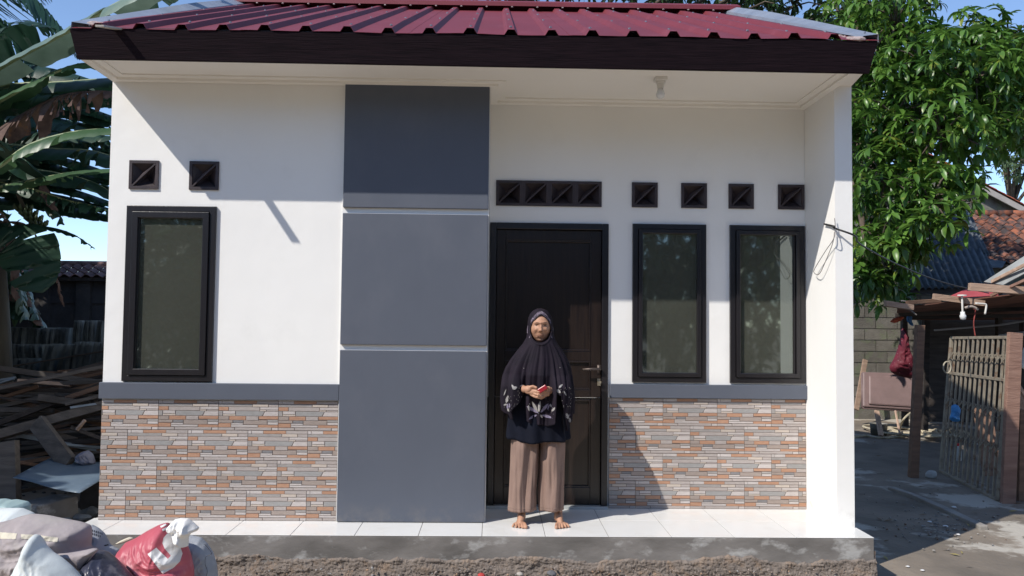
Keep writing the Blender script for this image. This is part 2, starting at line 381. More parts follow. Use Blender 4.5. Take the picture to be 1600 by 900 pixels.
# vents
def vent_mesh(n_, wd, ht):
    mb = MB(); t = .020; cw = wd / n_
    for k in range(n_):
        x0 = k * cw; x1 = x0 + cw; a, b_ = x0 + t, x1 - t; c, d = t, ht - t
        mb.frame(x0 + (.0005 if k else 0), x1, 0, ht, t, -.012, .10)
        e = .004
        cx, cz = (a + b_) / 2, ht / 2
        vs = [(a, .0, c), (b_, .0, c), (b_, .0, d), (a, .0, d), (cx, .075, cz)]
        mb.add(vs, [(0, 1, 4), (1, 2, 4), (2, 3, 4), (3, 0, 4)])
        mb.beam((a, -.002, c), (b_, -.002, d), .010, .020, up=(0, 1, 0))          # diagonal blade
        mb.add([(a, -.012, c), (b_, -.012, d), (cx - .005, -.006, cz + .008), (cx - .022, .03, cz + .022)], [(0, 1, 2), (0, 2, 3), (2, 1, 3)])
        mb.add([(cx + .0, .03, cz), (b_ - .002, -.002, c + .002), (cx, .07, cz)], [(0, 1, 2)])
    return mb
for a, b_ in vL: 
    mb = vent_mesh(1, b_ - a, .195); link('air_vent', mb.mesh('air_vent', M['vent']), house, (a, 0, 2.222))
for a, b_ in vR:
    mb = vent_mesh(1, b_ - a, .185); link('air_vent', mb.mesh('air_vent', M['vent']), house, (a, DR, 2.206))
link('air_vent', vent_mesh(4, .781, .188).mesh('air_vent', M['vent']), house, (2.626, DR, 2.204))

# windows
def window(x0, x1, z0, z1, y, gx0, gx1, gz0, gz1):
    f = MB(); f.frame(x0 + .001, x1 - .001, z0 + .001, z1 - .001, .040, y - .022, y + .10)
    w_ = H(f, 'window', M['frame'], bevel=.004); 
    s = MB(); t = (gx0 - x0 - .040)
    s.frame(x0 + .043, x1 - .043, z0 + .043, z1 - .043, max(gx0 - x0 - .043, .028), y - .034, y + .03)
    s.frame(gx0 - .004, gx1 + .004, gz0 - .004, gz1 + .004, .010, y - .020, y + .02)
    sb = s.build('sash', M['frame'], w_, bevel=.003)
    p = MB(); p.box((gx0 - .006, y - .004, gz0 - .006), (gx1 + .006, y + .001, gz1 + .006)); p.build('pane', M['glass'], w_)
window(.13, .731, .924, 2.109, 0, .214, .667, .999, 2.029)
window(3.638, 4.184, .917, 2.083, DR, 3.708, 4.122, .977, 2.016)
window(4.360, 4.918, .917, 2.083, DR, 4.432, 4.838, .985, 2.016)

# door
f = MB(); t = .047
f.box((2.587, DR - .02, .02), (2.587 + t, DR + .1, 2.078)); f.box((3.460 - t, DR - .02, .02), (3.460, DR + .1, 2.078)); f.box((2.587 + t, DR - .02, 2.078 - t), (3.460 - t, DR + .1, 2.078))
H(f, 'door_frame', M['frame'], bevel=.004)
b = MB(); b.box((2.582, DR - .045, .0), (3.466, DR + .1, .019)); H(b, 'threshold', M['threshold'], bevel=.003)
zr = lambda py: at(905, py, DR).z
xr = lambda px: at(px, 600, DR).x
d_ = MB(); x0, x1 = 2.636, 3.411; sx0, sx1 = xr(788), xr(923)
d_.box((x0, DR + .024, .022), (x1, DR + .05, 2.029))
for a, c in ((x0, sx0), (sx1, x1)): d_.box((a, DR + .010, .022), (c, DR + .026, 2.029))
rails = [(zr(376), 2.029), (zr(564), zr(549)), (zr(624), zr(609)), (.022, zr(762))]
for a, c in rails: d_.box((sx0 + .0005, DR + .0105, a), (sx1 - .0005, DR + .026, c))
for za, zb in ((rails[1][1], rails[0][0]), (rails[2][1], rails[1][0]), (rails[3][1], rails[2][0])):
    d_.frame(sx0 + .001, sx1 - .001, za + .001, zb - .001, .012, DR + .007, DR + .025)
door = H(d_, 'door', M['door'], bevel=.003)
h = MB(); hx, hz = xr(936), zr(576)
h.box((hx - .013, DR + .002, hz - .035), (hx + .013, DR + .0095, hz + .028)); h.tube([(hx, DR + .004, hz), (hx, DR - .045, hz)], .010)
h.tube([(hx + .006, DR - .042, hz), (hx - .06, DR - .046, hz), (hx - .125, DR - .04, hz - .004)], [.011, .010, .008])
h.build('handle', M['steel'], door, smooth=True)
h = MB(); kz = zr(597); h.box((hx - .012, DR + .002, kz - .026), (hx + .012, DR + .0095, kz + .026)); h.tube([(hx, DR + .004, kz + .004), (hx, DR - .004, kz + .004)], .010); h.tube([(hx, DR - .003, kz + .003), (hx, DR - .03, kz + .001)], .004, 6); h.box((hx - .010, DR - .045, kz - .008), (hx + .010, DR - .03, kz + .010))
h.build('lock', M['brass'], door)

# floor tiles and plinth
b = MB(); b.box((-.05, -.348, -.20), (5.058, 5.05, -.006)); H(b, 'plinth', M['plinth'], bevel=.004)
b = MB(); b.box((-.046, -.344, -.006), (5.054, DR + .1, -.003)); H(b, 'grout_bed', M['grout'])
def ftile(xa, xb, ya, yb):
    m_ = MB(); g_ = .0018; m_.box((xa + g_, ya + g_, -.003), (xb - g_, yb - g_, 0)); H(m_, 'floor_tile', M['tile'], bevel=.001)
xj = [-.052] + [.162 + .4 * k for k in range(13)] ; xj = [x for x in xj if x < 5.0] + [5.060]
for a, c in zip(xj, xj[1:]):
    ftile(a, c, -.350, .052)
    if c > 2.58: ftile(max(a, 2.576), min(c, 4.93), .052, .50)
# rough lower face of the plinth
r_ = MB(); nx, nz_ = 900, 62; P = []
for j in range(nz_ + 1):
    row = []
    for i in range(nx + 1):
        x = -.10 + 5.17 * i / nx; z = -.085 - .31 * j / nz_
        lip = .045 * noise.noise(V((x * 2.3, 0, 7))) + .020 * noise.noise(V((x * 13, 0, 2))) + .008 * noise.noise(V((x * 45, 0, 3)))
        k = max(0, min(1, (-.135 + lip - z) / .012))
        q = .5 + .5 * noise.noise(V((x * 36, z * 60, 1))) + .3 * noise.noise(V((x * 140, z * 160, 8))); q2 = noise.noise(V((x * 85, z * 120, 4))); q3 = noise.noise(V((x * 6, z * 9, 9)))
        y = -.3475 + .008 - k * (.014 + .011 * q + .008 * q2 + .016 * q3 + .014 * max(0, noise.noise(V((x * 11, z * 22, 6)))) + .10 * max(0, (-.17 - z)) )
        row.append((x, y, z))
    P.append(row)
r_.sheet(P); H(r_, 'rough_footing', M['rough'], smooth=True)
sc = MB()
for k in range(700):
    x = random.uniform(-.1, 5.05); z = random.uniform(-.30, -.19); s = random.uniform(.002, .007) * (1.6 if random.random() < .05 else 1)
    yy = -.36 - .02 - .10 * max(0, -.17 - z) - random.uniform(0, .02)
    sc.ell((x, yy, z), (s * 1.3, s, s * .8), 6, 4, random.choice((0, 0, 0, 1, 2)), rot=Matrix.Rotation(random.random() * 6, 3, 'Y'))
M['peb'] = [mat('brown_crumb', (.28, .23, .20), (.19, .155, .135), 30, .95), mat('ochre_crumb', (.36, .24, .16), None, 20, .95), mat('grey_crumb', (.30, .29, .28), None, 20, .95)]
tag(sc.build('mortar_crumbs', M['peb']), 'loose mortar crumbs and grit lying along the foot of the porch', kind='stuff')
for px, py, s, c, lb in ((752, 899, .020, (.42, .045, .04), 'small red plastic scrap in the grit below the porch'), (812, 897, .018, (.42, .38, .34), 'small pale stone in the grit below the porch'),
                     (862, 896, .026, (.13, .13, .14), 'dark grey stone in the grit under the tiled porch')):
    q = MB(); c0 = at(px, py, -.42); q.ell(c0, (s * 1.2, s, s * .75), 9, 6, fn=lambda p, u: p * (1 + .3 * noise.noise(p * 40)))
    tag(q.build('plastic_scrap' if c[0] > 2 * c[1] else 'stone', mat('scrap', c, None, 20, .7)), lb, 'litter' if c[0] > 2 * c[1] else 'stone')

# soffit, mouldings, fascia
b = MB(); zc = 2.982
poly = [(.0245, -.497), (4.976, -.497), (5.044, -.112), (5.044, DR + .11), (2.46, DR + .11), (2.46, .11), (.0, .11), (.0, 0)]
n_ = len(poly); b.add([(x, y, zc) for x, y in poly] + [(x, y, zc + .02) for x, y in poly], [tuple(reversed(range(n_))), tuple(range(n_, 2 * n_))] + [(i, (i + 1) % n_, n_ + (i + 1) % n_, n_ + i) for i in range(n_)])
H(b, 'soffit', M['soffit'])
b = MB()
def mould(path, wd, dz, zz):           # path on the wall line, strip grows to the left of travel
    for (a, c) in zip(path, path[1:]):
        pass
    pts = [V((p[0], p[1], 0)) for p in path]; offs = []
    for i, p in enumerate(pts):
        d0 = (pts[i] - pts[i - 1]).normalized() if i else (pts[1] - pts[0]).normalized(); d1 = (pts[i + 1] - pts[i]).normalized() if i < len(pts) - 1 else d0
        n0 = V((d0.y, -d0.x, 0)); n1 = V((d1.y, -d1.x, 0)); m_ = (n0 + n1); m_ = m_ / max(m_.dot(n0), .2) ; offs.append(p + m_ * wd)
    for i in range(len(pts) - 1):
        a, c, d, e = pts[i], pts[i + 1], offs[i + 1], offs[i]
        z0, z1 = zz - dz, zz - .0005
        b.add([(q.x, q.y, z0) for q in (a, c, d, e)] + [(q.x, q.y, z1) for q in (a, c, d, e)], [(0, 1, 2, 3), (3, 2, 6, 7), (0, 3, 7, 4), (1, 5, 6, 2)])
for wd, dz in ((.105, .009), (.052, .026)):
    mould([(.022, -.495), (.004, -.002), (2.5795, -.002), (2.5795, DR - .001), (4.9255, DR - .001), (4.9255, -.495)], wd, dz, zc)
H(b, 'ceiling_moulding', M['soffit'])
b = MB()
yb, yt, zb_, zt_ = -.500, -.548, 2.947, 3.118
fv = [(.022, yb, zb_), (4.980, yb, zb_), (5.012, yt, zt_ + .018), (-.004, yt, zt_)]
b.add(fv + [(x, y + .022, z) for x, y, z in fv], [(0, 1, 2, 3), (7, 6, 5, 4), (0, 4, 5, 1), (1, 5, 6, 2), (2, 6, 7, 3), (3, 7, 4, 0)])
H(b, 'fascia', M['fascia'], bevel=.002)
for sx, xa, xb in ((-1, -.004, .0), (1, 5.032, 5.044)):       # verge boards going back along both sides
    b = MB(); vs = [(xa, -.523, zt_ - .02), (xa if sx > 0 else .0, -.10, 2.985), (xb, 2.5, 3.2), (xb, 2.5, 4.46), ]
    x_o = -.012 if sx < 0 else 5.018
    b.add([(x_o, -.50, 3.10), (x_o, -.1, 3.0), (x_o, 5.1, 3.0), (x_o, 2.5, 4.47), (x_o + .012, -.50, 3.10), (x_o + .012, -.1, 3.0), (x_o + .012, 5.1, 3.0), (x_o + .012, 2.5, 4.47)],
          [(0, 1, 2, 3), (7, 6, 5, 4), (0, 4, 5, 1), (1, 5, 6, 2), (2, 6, 7, 3), (3, 7, 4, 0)])
    H(b, 'gable_wall', M['white'])

b = MB(); b.box((.03, -.515, 3.02), (4.99, -.50, 3.142)); b.box((.03, -.32, 3.0), (4.99, -.30, 3.222)); H(b, 'eave_light_blocker', M['roof_dark'])  # added dark boxes, block the light leaking in under the roof ribs
# ribbed metal roof
EY, EZ, RY, RZ = -.553, 3.124, 2.5, 4.50
def roof_sheet(x0, x1, ribs, back=False):
    b = MB(); prof = []
    xs_ = []
    for r in ribs:
        xs_ += [(r - .042, 0), (r - .021, .034), (r + .021, .034), (r + .042, 0)]
    for k in range(1, 5):
        pass
    flat = []
    pts_ = [(x0, 0)] + xs_ + [(x1, 0)]
    full = []
    for (xa, za), (xb, zb) in zip(pts_, pts_[1:]):
        full.append((xa, za))
        if za == 0 and zb == 0 and xb - xa > .05:
            for t in (.25, .5, .75): full.append((xa + (xb - xa) * t, 0))
    full.append(pts_[-1])
    rows = []
    for j in range(13):
        t = j / 12; y = EY + (RY - EY) * t; z = EZ + (RZ - EZ) * t
        if back: y = 2 * RY - y + .0
        row = []
        for x, h in full:
            sag = 0
            if j < 2: sag = (.010 * noise.noise(V((x * 2.3, 3, 1))) - .004) * (1 - j * .6)
            row.append((x, y - (0 if j else .004 * noise.noise(V((x * 9, 0, 0)))), z + h + sag + .004 * x))
        rows.append(row)
    b.sheet(rows); return b
allribs = [.17 + .2537 * i for i in range(20)]
cuts = [(.002, 1.06), (1.06, 2.075), (2.075, 3.09), (3.09, 4.105), (4.105, 5.022)]
for i, (a, c) in enumerate(cuts):
    rs = [r for r in allribs if a < r - .05 and r + .05 < c]
    for bk in (False, True):
        s = roof_sheet(a + (.0 if i == 0 else -.02), c, rs, bk); o = H(s, 'roof_sheet', [M['roof'], M['roof_dark']], solid=.0012)
        o.location.z += .0018 * (i % 2)
sw = MB()
for r in allribs:
    for yy in (-.42, .35, 1.15, 1.95): z = EZ + (yy - EY) * .451; sw.tube([(r, yy, z + .032 + .004 * r), (r, yy - .002, z + .041 + .004 * r)], .008, 6)
H(sw, 'roof_screws', M['flash'])['kind'] = 'stuff'
b = MB(); P = []
for j, (dy, dz) in enumerate(((-.13, -.052), (-.128, -.012), (-.02, .045), (.02, .045), (.13, -.04))):
    P.append([(-.02 + 5.09 * i / 60, RY + dy, RZ + .05 + dz + .004 * (5.09 * i / 60)) for i in range(61)])
b.sheet(P); H(b, 'ridge_cap', M['roof'], solid=.002)
fl = MB()
for r in allribs:
    fl.ell((r + .06, RY - .125, RZ - .01 + .004 * r), (.012, .009, .008), 7, 5)
H(fl, 'ridge_sealant', M['mortar'])['kind'] = 'stuff'
for sx in (-1, 1):
    x_in, x_out = (.10, -.010) if sx < 0 else (4.93, 5.030)
    b = MB(); P = []
    for j in range(15):
        t = .012 + (1 - .012) * j / 14; y = EY + (RY - EY) * t; z = EZ + (RZ - EZ) * t + (.02 if sx > 0 else 0)
        jt = .006 * noise.noise(V((j * .9, sx, 0)))
        u_ = min(1, .25 + t * 1.2); P.append([(x_in + jt, y, z + .008), (x_in + .005 * sx + jt, y, z + .012 + .024 * u_), (x_out, y, z + .014 + .066 * u_), (x_out + .004 * sx, y, z - .02)])
    b.sheet(P); H(b, 'verge_flashing', M['flash'], solid=.0015)
    b = MB(); random.seed(40 + sx)
    for k in range(24):
        t = abs(random.gauss(0, .10)); s = random.uniform(.008, .022) * (1.6 if t < .03 else 1)
        b.ell((x_in + random.gauss(-.02 * sx, .025), EY + .02 + t * (RY - EY), EZ + t * (RZ - EZ) + .022), (s * 1.6, s, s * .6), 8, 5)
    H(b, 'verge_sealant', M['mortar'])['kind'] = 'stuff'
b = MB(); b.beam((.281, -.75, 3.062), (.292, -.45, 3.150), .052, .012); H(b, 'pale_offcut', mat('pale_board', (.45, .42, .38), None, 9, .7), bevel=.002)

# ceiling lamp (hangs from the porch ceiling)
lp = at(1032, 121, -.06); L0 = V((lp.x, lp.y, 2.98))
k = (CAM.z - 2.98) ; q = atz(1032, 122, 2.982); L0 = q
lamp = empty('ceiling_lamp', L0, 'white bulb in a square plastic holder on the porch ceiling', 'lamp')
b = MB(); b.box((L0.x - .04, L0.y - .04, 2.96), (L0.x + .04, L0.y + .04, 2.982)); b.build('base', M['plastic'], lamp, bevel=.004)
b = MB(); b.tube([(L0.x, L0.y, 2.962), (L0.x, L0.y, 2.945), (L0.x, L0.y, 2.944), (L0.x, L0.y, 2.91)], [.034, .033, .024, .022], 16); b.build('socket', M['plastic'], lamp, smooth=False)
b = MB(); b.tube([(L0.x, L0.y, z) for z in (2.912, 2.895, 2.875, 2.857, 2.847, 2.844)], [.016, .022, .029, .026, .014, .002], 16); b.build('bulb', M['bulb'], lamp, smooth=True)

# wires on the side wall
def onside(px, py, dx=.012): 
    d = ray(px, py); d0 = CR * (px - 800) - CU * (py - 450) + CF * FPX
    return CAM + d0 * ((4.925 - dx - CAM.x) / d0.x)
def smooth_path(P, n=6):
    P = [V(p) for p in P]; out = []
    for i in range(len(P) - 1):
        p0, p1, p2, p3 = P[max(i - 1, 0)], P[i], P[i + 1], P[min(i + 2, len(P) - 1)]
        for k in range(n):
            t = k / n; out.append(.5 * ((2 * p1) + (p2 - p0) * t + (2 * p0 - 5 * p1 + 4 * p2 - p3) * t * t + (3 * p1 - p0 - 3 * p2 + p3) * t ** 3))
    return out + [P[-1]]
b = MB(); b.tube(smooth_path([onside(1304, 341), onside(1305, 355), onside(1303, 372, .03), onside(1290, 392, .03), onside(1274, 418, .03), onside(1272, 426, .03), onside(1280, 428, .03), onside(1290, 408, .03), onside(1301, 380, .025), onside(1304, 362, .012)]), .0028, 6)
tag(b.build('cable', M['cable_grey'], smooth=True), 'thin grey cable loop hanging on the inner face of the porch side wall', 'cable')
b = MB(); ce = at(1333, 371, -.13); b.tube(smooth_path([onside(1288, 350), onside(1297, 352), onside(1304, 354, .02), V((4.915, -.135, at(1310, 357, -.13).z)), V((5.05, -.14, at(1333, 369, -.13).z)), at(1345, 382, .3), at(1400, 412, 1.5), at(1470, 440, 2.6), at(1545, 458, 3.3)]), .0065, 6)
tag(b.build('cable', M['cable_black'], smooth=True), 'black power cable running from the porch corner across to the shed', 'cable')
# ------------------------------------------------------------------ the woman
PO = V((2.940, -.045, 0.0))
def PL(zx, zy, y=0): return PO + V(((zx - 240) / 551.6, y, (848 - zy) / 551.6))
def pp(x, y, z): return PO + V((x, y, z))
M['skin'] = mat('brown_skin', (.46, .26, .17), (.39, .21, .135), 16, .55, .4, 70, .3, c3=(.27, .135, .085), s3=26, t3=(.54, .74), bdist=.004)
M['cloth_black'] = mat('black_jersey', (.017, .012, .020), (.011, .009, .014), 10, .8, .2, 220, .15, bdist=.002)
M['cloth_navy'] = mat('dark_navy_jersey', (.009, .011, .020), (.007, .008, .014), 10, .85, .2, 220, .1, bdist=.002)
M['trouser'] = mat('taupe_trouser', (.25, .172, .142), (.215, .147, .122), 9, .9, .2, 180, .1, bdist=.002)
M['lace'] = mat('lilac_grey_print', (.20, .165, .22), (.03, .022, .032), 85, .8, 0, 5, .1, detail=3, c3=(.34, .31, .33), s3=140, t3=(.56, .62))
M['lips'] = mat('lips', (.25, .105, .075), None, 30, .5)
M['eye_dark'] = mat('eye_dark', (.012, .008, .007), None, 10, .2)
M['brow'] = mat('eyebrow', (.10, .058, .042), None, 60, .9)
M['nail'] = mat('nail', (.50, .30, .22), None, 30, .35)
woman = empty('person', PO, 'barefoot person in a black hijab and brown wide trousers standing before the dark door', 'person')

HC = pp(-.006, -.017, 1.318)
def face_fn(p, u):
    x, y, z = p
    q = V(p)
    if z < -.02: k = (-.02 - z) / .10; q.x *= 1 - .24 * k * k; q.y *= 1 - .10 * k
    if y < 0:
        g_ = lambda cx, cz, sx, sz: exp(-((x - cx) / sx) ** 2 - ((z - cz) / sz) ** 2)
        d = 0
        d += .011 * g_(0, .028, .05, .009)                       # brow ridge
        for s in (-1, 1):
            d -= .013 * g_(s * .027, .008, .015, .010)           # eye sockets
            d += .005 * g_(s * .027, .005, .011, .005)           # lids
            d += .007 * g_(s * .038, -.020, .017, .014)          # cheekbones
            d -= .005 * g_(s * .036, -.052, .013, .018)          # hollow cheeks
            d -= .003 * g_(s * .026, -.036, .006, .014)          # nasolabial folds
            d += .006 * g_(s * .010, -.026, .0065, .006)         # nostrils
        d += .011 * g_(0, -.004, .0075, .020) + .016 * g_(0, -.024, .010, .010)
        d += .004 * g_(0, -.055, .024, .007) - .004 * g_(0, -.0615, .026, .0025) + .005 * g_(0, -.068, .020, .006)
        d -= .004 * g_(0, -.078, .03, .006) + -.008 * g_(0, -.092, .022, .011)
        q.y -= d
    return q
bm_ = MB()
bm_.ell(HC, (.0725, .084, .108), 110, 90, fn=face_fn)
bm_.tube([pp(-.006, .012, 1.24), pp(-.004, .02, 1.19), pp(0, .03, 1.12)], [.046, .046, .056], 16)
T = [(1.14, .05, .05), (1.12, .12, .07), (1.08, .155, .085), (1.0, .15, .10), (.9, .14, .10), (.8, .14, .10), (.72, .155, .11), (.66, .16, .115), (.62, .12, .09)]
P = []
for z, a, c in T: P.append([pp(a * cos(t * pi / 12), .02 + c * sin(t * pi / 12), z) for t in range(24)])
bm_.sheet(P, closed=True); n0 = len(bm_.v); bm_.f.append(tuple(range(n0 - 24, n0))); bm_.m.append(0); bm_.f.append(tuple(range(n0 - 24 * 9, n0 - 24 * 8))[::-1]); bm_.m.append(0)
WL, WR = PL(176, 347, -.155), PL(272, 350, -.155)
for s, wr in ((-1, WL), (1, WR)):
    bm_.capsule(pp(s * .135, .02, 1.08), pp(s * .18 - .02, .0, .90), .042, .033)
    bm_.capsule(pp(s * .18 - .02, .0, .90), wr + V((s * .008, .02, .004)), .034, .024)
for s, (fx, tx) in ((-1, (-.118, -.132)), (1, (.130, .143))):
    bm_.capsule(pp(s * .078, .02, .68), pp(s * .10, .0, .40), .075, .050)
    bm_.capsule(pp(s * .10, .0, .40), pp(fx, .02, .10), .050, .030)
    bm_.capsule(pp(fx, .02, .13), pp(fx, .025, .045), .029, .027)
    # foot: heel, instep, ball and five toes
    hx = V((fx, .045, .030)); ball = V((tx, -.085, .024))
    bm_.capsule(PO + hx, pp(fx, .02, .045), .028, .030)
    bm_.capsule(pp(fx, .012, .062), PO + ball + V((s * -.006, .012, -.001)), .028, .018)
    bm_.capsule(PO + hx + V((s * .004, 0, -.008)), PO + ball + V((s * .016, .010, -.010)), .022, .015)
    bm_.capsule(PO + ball + V((-s * .026, .0, -.006)), PO + ball + V((s * .026, .012, -.009)), .017, .014)
    for i in range(5):
        k = i - 2; px_ = -s * .031 + s * i * .0165
        ln = (.044, .042, .036, .029, .020)[i]; r = (.0125, .0092, .0088, .0084, .0080)[i]
        a = ball + V((px_, -.002 + .003 * i, -.006)); b_ = a + V((s * (i - 1.5) * .0045, -ln, -.002)); b_.z = r * .95
        mid = (a + b_) / 2 + V((0, 0, .004)); bm_.capsule(PO + a, PO + mid, r * 1.05, r * .95); bm_.capsule(PO + mid, PO + b_, r * .92, r * 1.02)
# hands folded in front
def finger(pts, r0, r1):
    for i in range(len(pts) - 1):
        t0, t1 = i / (len(pts) - 1), (i + 1) / (len(pts) - 1)
        bm_.capsule(pts[i], pts[i + 1], r0 + (r1 - r0) * t0, r0 + (r1 - r0) * t1, 8)
y0 = -.175
# her right hand (left in the picture): back of the hand to us, fingers cup underneath
bm_.capsule(WL, PL(192, 345, y0), .022, .024); bm_.capsule(PL(188, 352, y0 + .006), PL(206, 356, y0 - .004), .020, .019); bm_.capsule(PL(190, 342, y0), PL(208, 344, y0 - .002), .019, .015)
finger([PL(206, 341, y0 - .006), PL(216, 340, y0 - .02), PL(222, 345, y0 - .024)], .0095, .008)              # index
finger([PL(206, 349, y0 - .008), PL(220, 352, y0 - .026), PL(232, 358, y0 - .030)], .0098, .008)
finger([PL(204, 357, y0 - .006), PL(218, 362, y0 - .024), PL(233, 366, y0 - .027)], .0092, .0078)
finger([PL(200, 364, y0 - .004), PL(213, 371, y0 - .018), PL(227, 375, y0 - .022)], .0084, .007)
finger([PL(194, 338, y0 - .006), PL(207, 334, y0 - .024), PL(218, 338, y0 - .032)], .0102, .0088)             # thumb
# her left hand (right in the picture)
bm_.capsule(WR, PL(258, 352, y0), .022, .024); bm_.capsule(PL(262, 345, y0), PL(250, 350, y0 - .004), .021, .019); bm_.capsule(PL(260, 360, y0), PL(246, 364, y0 - .004), .019, .016)
finger([PL(250, 358, y0 - .006), PL(238, 358, y0 - .030), PL(229, 352, y0 - .040)], .0098, .008)
finger([PL(250, 366, y0 - .004), PL(238, 369, y0 - .024), PL(225, 364, y0 - .036)], .0095, .0078)
finger([PL(248, 372, y0), PL(237, 377, y0 - .014), PL(224, 372, y0 - .030)], .0086, .007)
finger([PL(254, 352, y0 - .010), PL(246, 348, y0 - .030), PL(238, 347, y0 - .038)], .0098, .0082)
finger([PL(262, 344, y0 - .010), PL(256, 338, y0 - .030), PL(250, 336, y0 - .036)], .0102, .0088)
body = bm_.build('body_raw', M['skin'])
rm = body.modifiers.new('r', 'REMESH'); rm.mode = 'VOXEL'; rm.voxel_size = .0028; rm.use_smooth_shade = True
sm_ = body.modifiers.new('s', 'SMOOTH'); sm_.factor = .5; sm_.iterations = 2
bpy.context.view_layer.update()
me = bpy.data.meshes.new_from_object(body.evaluated_get(bpy.context.evaluated_depsgraph_get())); bpy.data.objects.remove(body)
me.materials.clear(); me.materials.append(M['skin']); me.name = 'body'
bodyo = link('body', me, woman)
# face details
bvb = BVHTree.FromPolygons([v.co for v in me.vertices], [p.vertices for p in me.polygons])
def onface(x, z, lift=.0008):
    h = bvb.ray_cast(HC + V((x, -.4, z)), V((0, 1, 0)))[0]
    return V((HC.x + x, h.y - lift, HC.z + z))
for s in (-1, 1):
    e = MB(); c = onface(s * .027, .009, -.0035); e.ell(c, (.0115, .006, .0030), 14, 8); ey = e.build('eye', mat('eye_white', (.28, .22, .19), None, 10, .25), bodyo, smooth=True)
    e = MB(); e.ell(c + V((0, -.0040, 0)), (.0058, .0030, .0030), 12, 8); e.build('iris', M['eye_dark'], ey, smooth=True)
    e = MB(); e.tube([onface(s * (.015 + .006 * k), .0135 + .0015 * sin(k * 1.0), .0005) for k in range(5)], [.0008, .0013, .0015, .0013, .0008], 6); e.build('eyelid_line', M['brow'], bodyo, smooth=True)
    e = MB(); e.tube([onface(s * (.013 + .0065 * k), .0265 + .002 * sin(k * .8), -.0006) for k in range(5)], [.0010, .0018, .0020, .0015, .0008], 6); e.build('eyebrow', M['brow'], bodyo, smooth=True)
    e = MB(); e.ell(onface(s * .0075, -.0315, .0002), (.0032, .0025, .0022), 8, 6); e.build('nostril_shade', M['eye_dark'], bodyo, smooth=True)  # dark blob painting the shade inside each nostril
e = MB(); e.tube([onface(-.024 + .006 * k, -.060 - .0022 * ((k - 4) / 4) ** 2, .0004) for k in range(9)], [.0012, .0022, .0028, .003, .003, .003, .0028, .0022, .0012], 6, flat=1); e.build('lips', M['lips'], bodyo, smooth=True)
e = MB(); e.tube([onface(-.023 + .00575 * k, -.0615 - .002 * ((k - 4) / 4) ** 2, .0026) for k in range(9)], .0009, 5); e.build('mouth_line', M['brow'], bodyo)

# hijab: hood, cape with folds, wings over the forearms
Z_ = [1.441, 1.438, 1.425, 1.405, 1.375, 1.33, 1.28, 1.24, 1.20, 1.16, 1.10, 1.04, .98, .92, .86, .80, .74, .70]
W_ = [.004, .022, .048, .066, .079, .084, .086, .096, .118, .150, .192, .220, .236, .242, .243, .240, .232, .226]
Yf = [.004, .03, .062, .080, .090, .093, .095, .103, .124, .130, .142, .152, .165, .178, .180, .174, .168, .165]
Yb = [.004, .03, .06, .085, .10, .108, .105, .10, .105, .11, .12, .125, .125, .125, .125, .125, .125, .125]
Cx = [-.006, -.006, -.006, -.006, -.006, -.006, -.004, -.003, -.003, -.004, -.008, -.014, -.018, -.018, -.018, -.018, -.016, -.016]
def lerpT(z, T_):
    for i in range(len(Z_) - 1):
        if Z_[i] >= z >= Z_[i + 1]:
            t = (Z_[i] - z) / (Z_[i] - Z_[i + 1]); return T_[i] + (T_[i + 1] - T_[i]) * t
    return T_[0] if z > Z_[0] else T_[-1]
def hem(x):                                   # hem height over front x
    pts = [(-.26, .76), (-.235, .705), (-.215, .71), (-.17, .79), (-.125, .87), (-.106, .885), (-.098, .70), (-.05, .672), (0, .676), (.05, .662), (.085, .69), (.092, .885), (.115, .87), (.15, .74), (.185, .635), (.205, .63), (.23, .76)]
    if x <= pts[0][0]: return pts[0][1]
    for (a, za), (b_, zb) in zip(pts, pts[1:]):
        if a <= x <= b_: return za + (zb - za) * (x - a) / (b_ - a)
    return pts[-1][1]
def hood_point(th, z):
    a = lerpT(z, W_); f_ = lerpT(z, Yf); b_ = lerpT(z, Yb); cx = lerpT(z, Cx)
    x = a * sin(th); y = (-f_ if cos(th) > 0 else -b_) * abs(cos(th)) ** (.85) * (1 if cos(th) > 0 else -1)
    fold = max(0, min(1, (1.24 - z) / .25))
    d = fold * (.006 * sin(th * 9 + 2.2 * z) + .030 * noise.noise(V((cos(th) * 5, sin(th) * 5, z * 1.6 + 4))) + .018 * noise.noise(V((cos(th) * 11, sin(th) * 11, z * 2.2))))
    d += fold * .010 * noise.noise(V((th * 2, z * 5, 3)))
    x += d * sin(th); y -= d * cos(th)
    if z < 1.0 and cos(th) > 0:               # wings stand forward over the forearms, centre falls back
        wgt = max(0, min(1, (abs(x + .012) - .085) / .03)); lo = max(0, min(1, (1.0 - z) / .08))
        y += lo * (-.028 * wgt + .028 * (1 - wgt))
    X_, Y_ = x + cx, y + .0
    if cos(th) > 0 and z > 1.17:              # face opening: the cloth turns in behind the face
        fx, fz = (X_ + .006) / .0655, (z - 1.296) / (.093 if z > 1.296 else .086)
        if fz > 0: fx *= 1 + .35 * fz * fz
        r = sqrt(fx * fx + fz * fz)
        if r < 1.06: Y_ += .085 * min(1, (1.06 - r) / .10)
        else: Y_ -= .006 * exp(-((r - 1.12) / .07) ** 2)
    return V((X_, Y_, z))
P = []; NT = 300
zz = [1.4409 - .0012 * i for i in range(0, 12)] + [1.425 - .0035 * i for i in range(0, 71)] + [1.176 - .008 * i for i in range(26)]
for z in zz: P.append([PO + hood_point(2 * pi * j / NT, z) for j in range(NT)])
z_s = zz[-1]
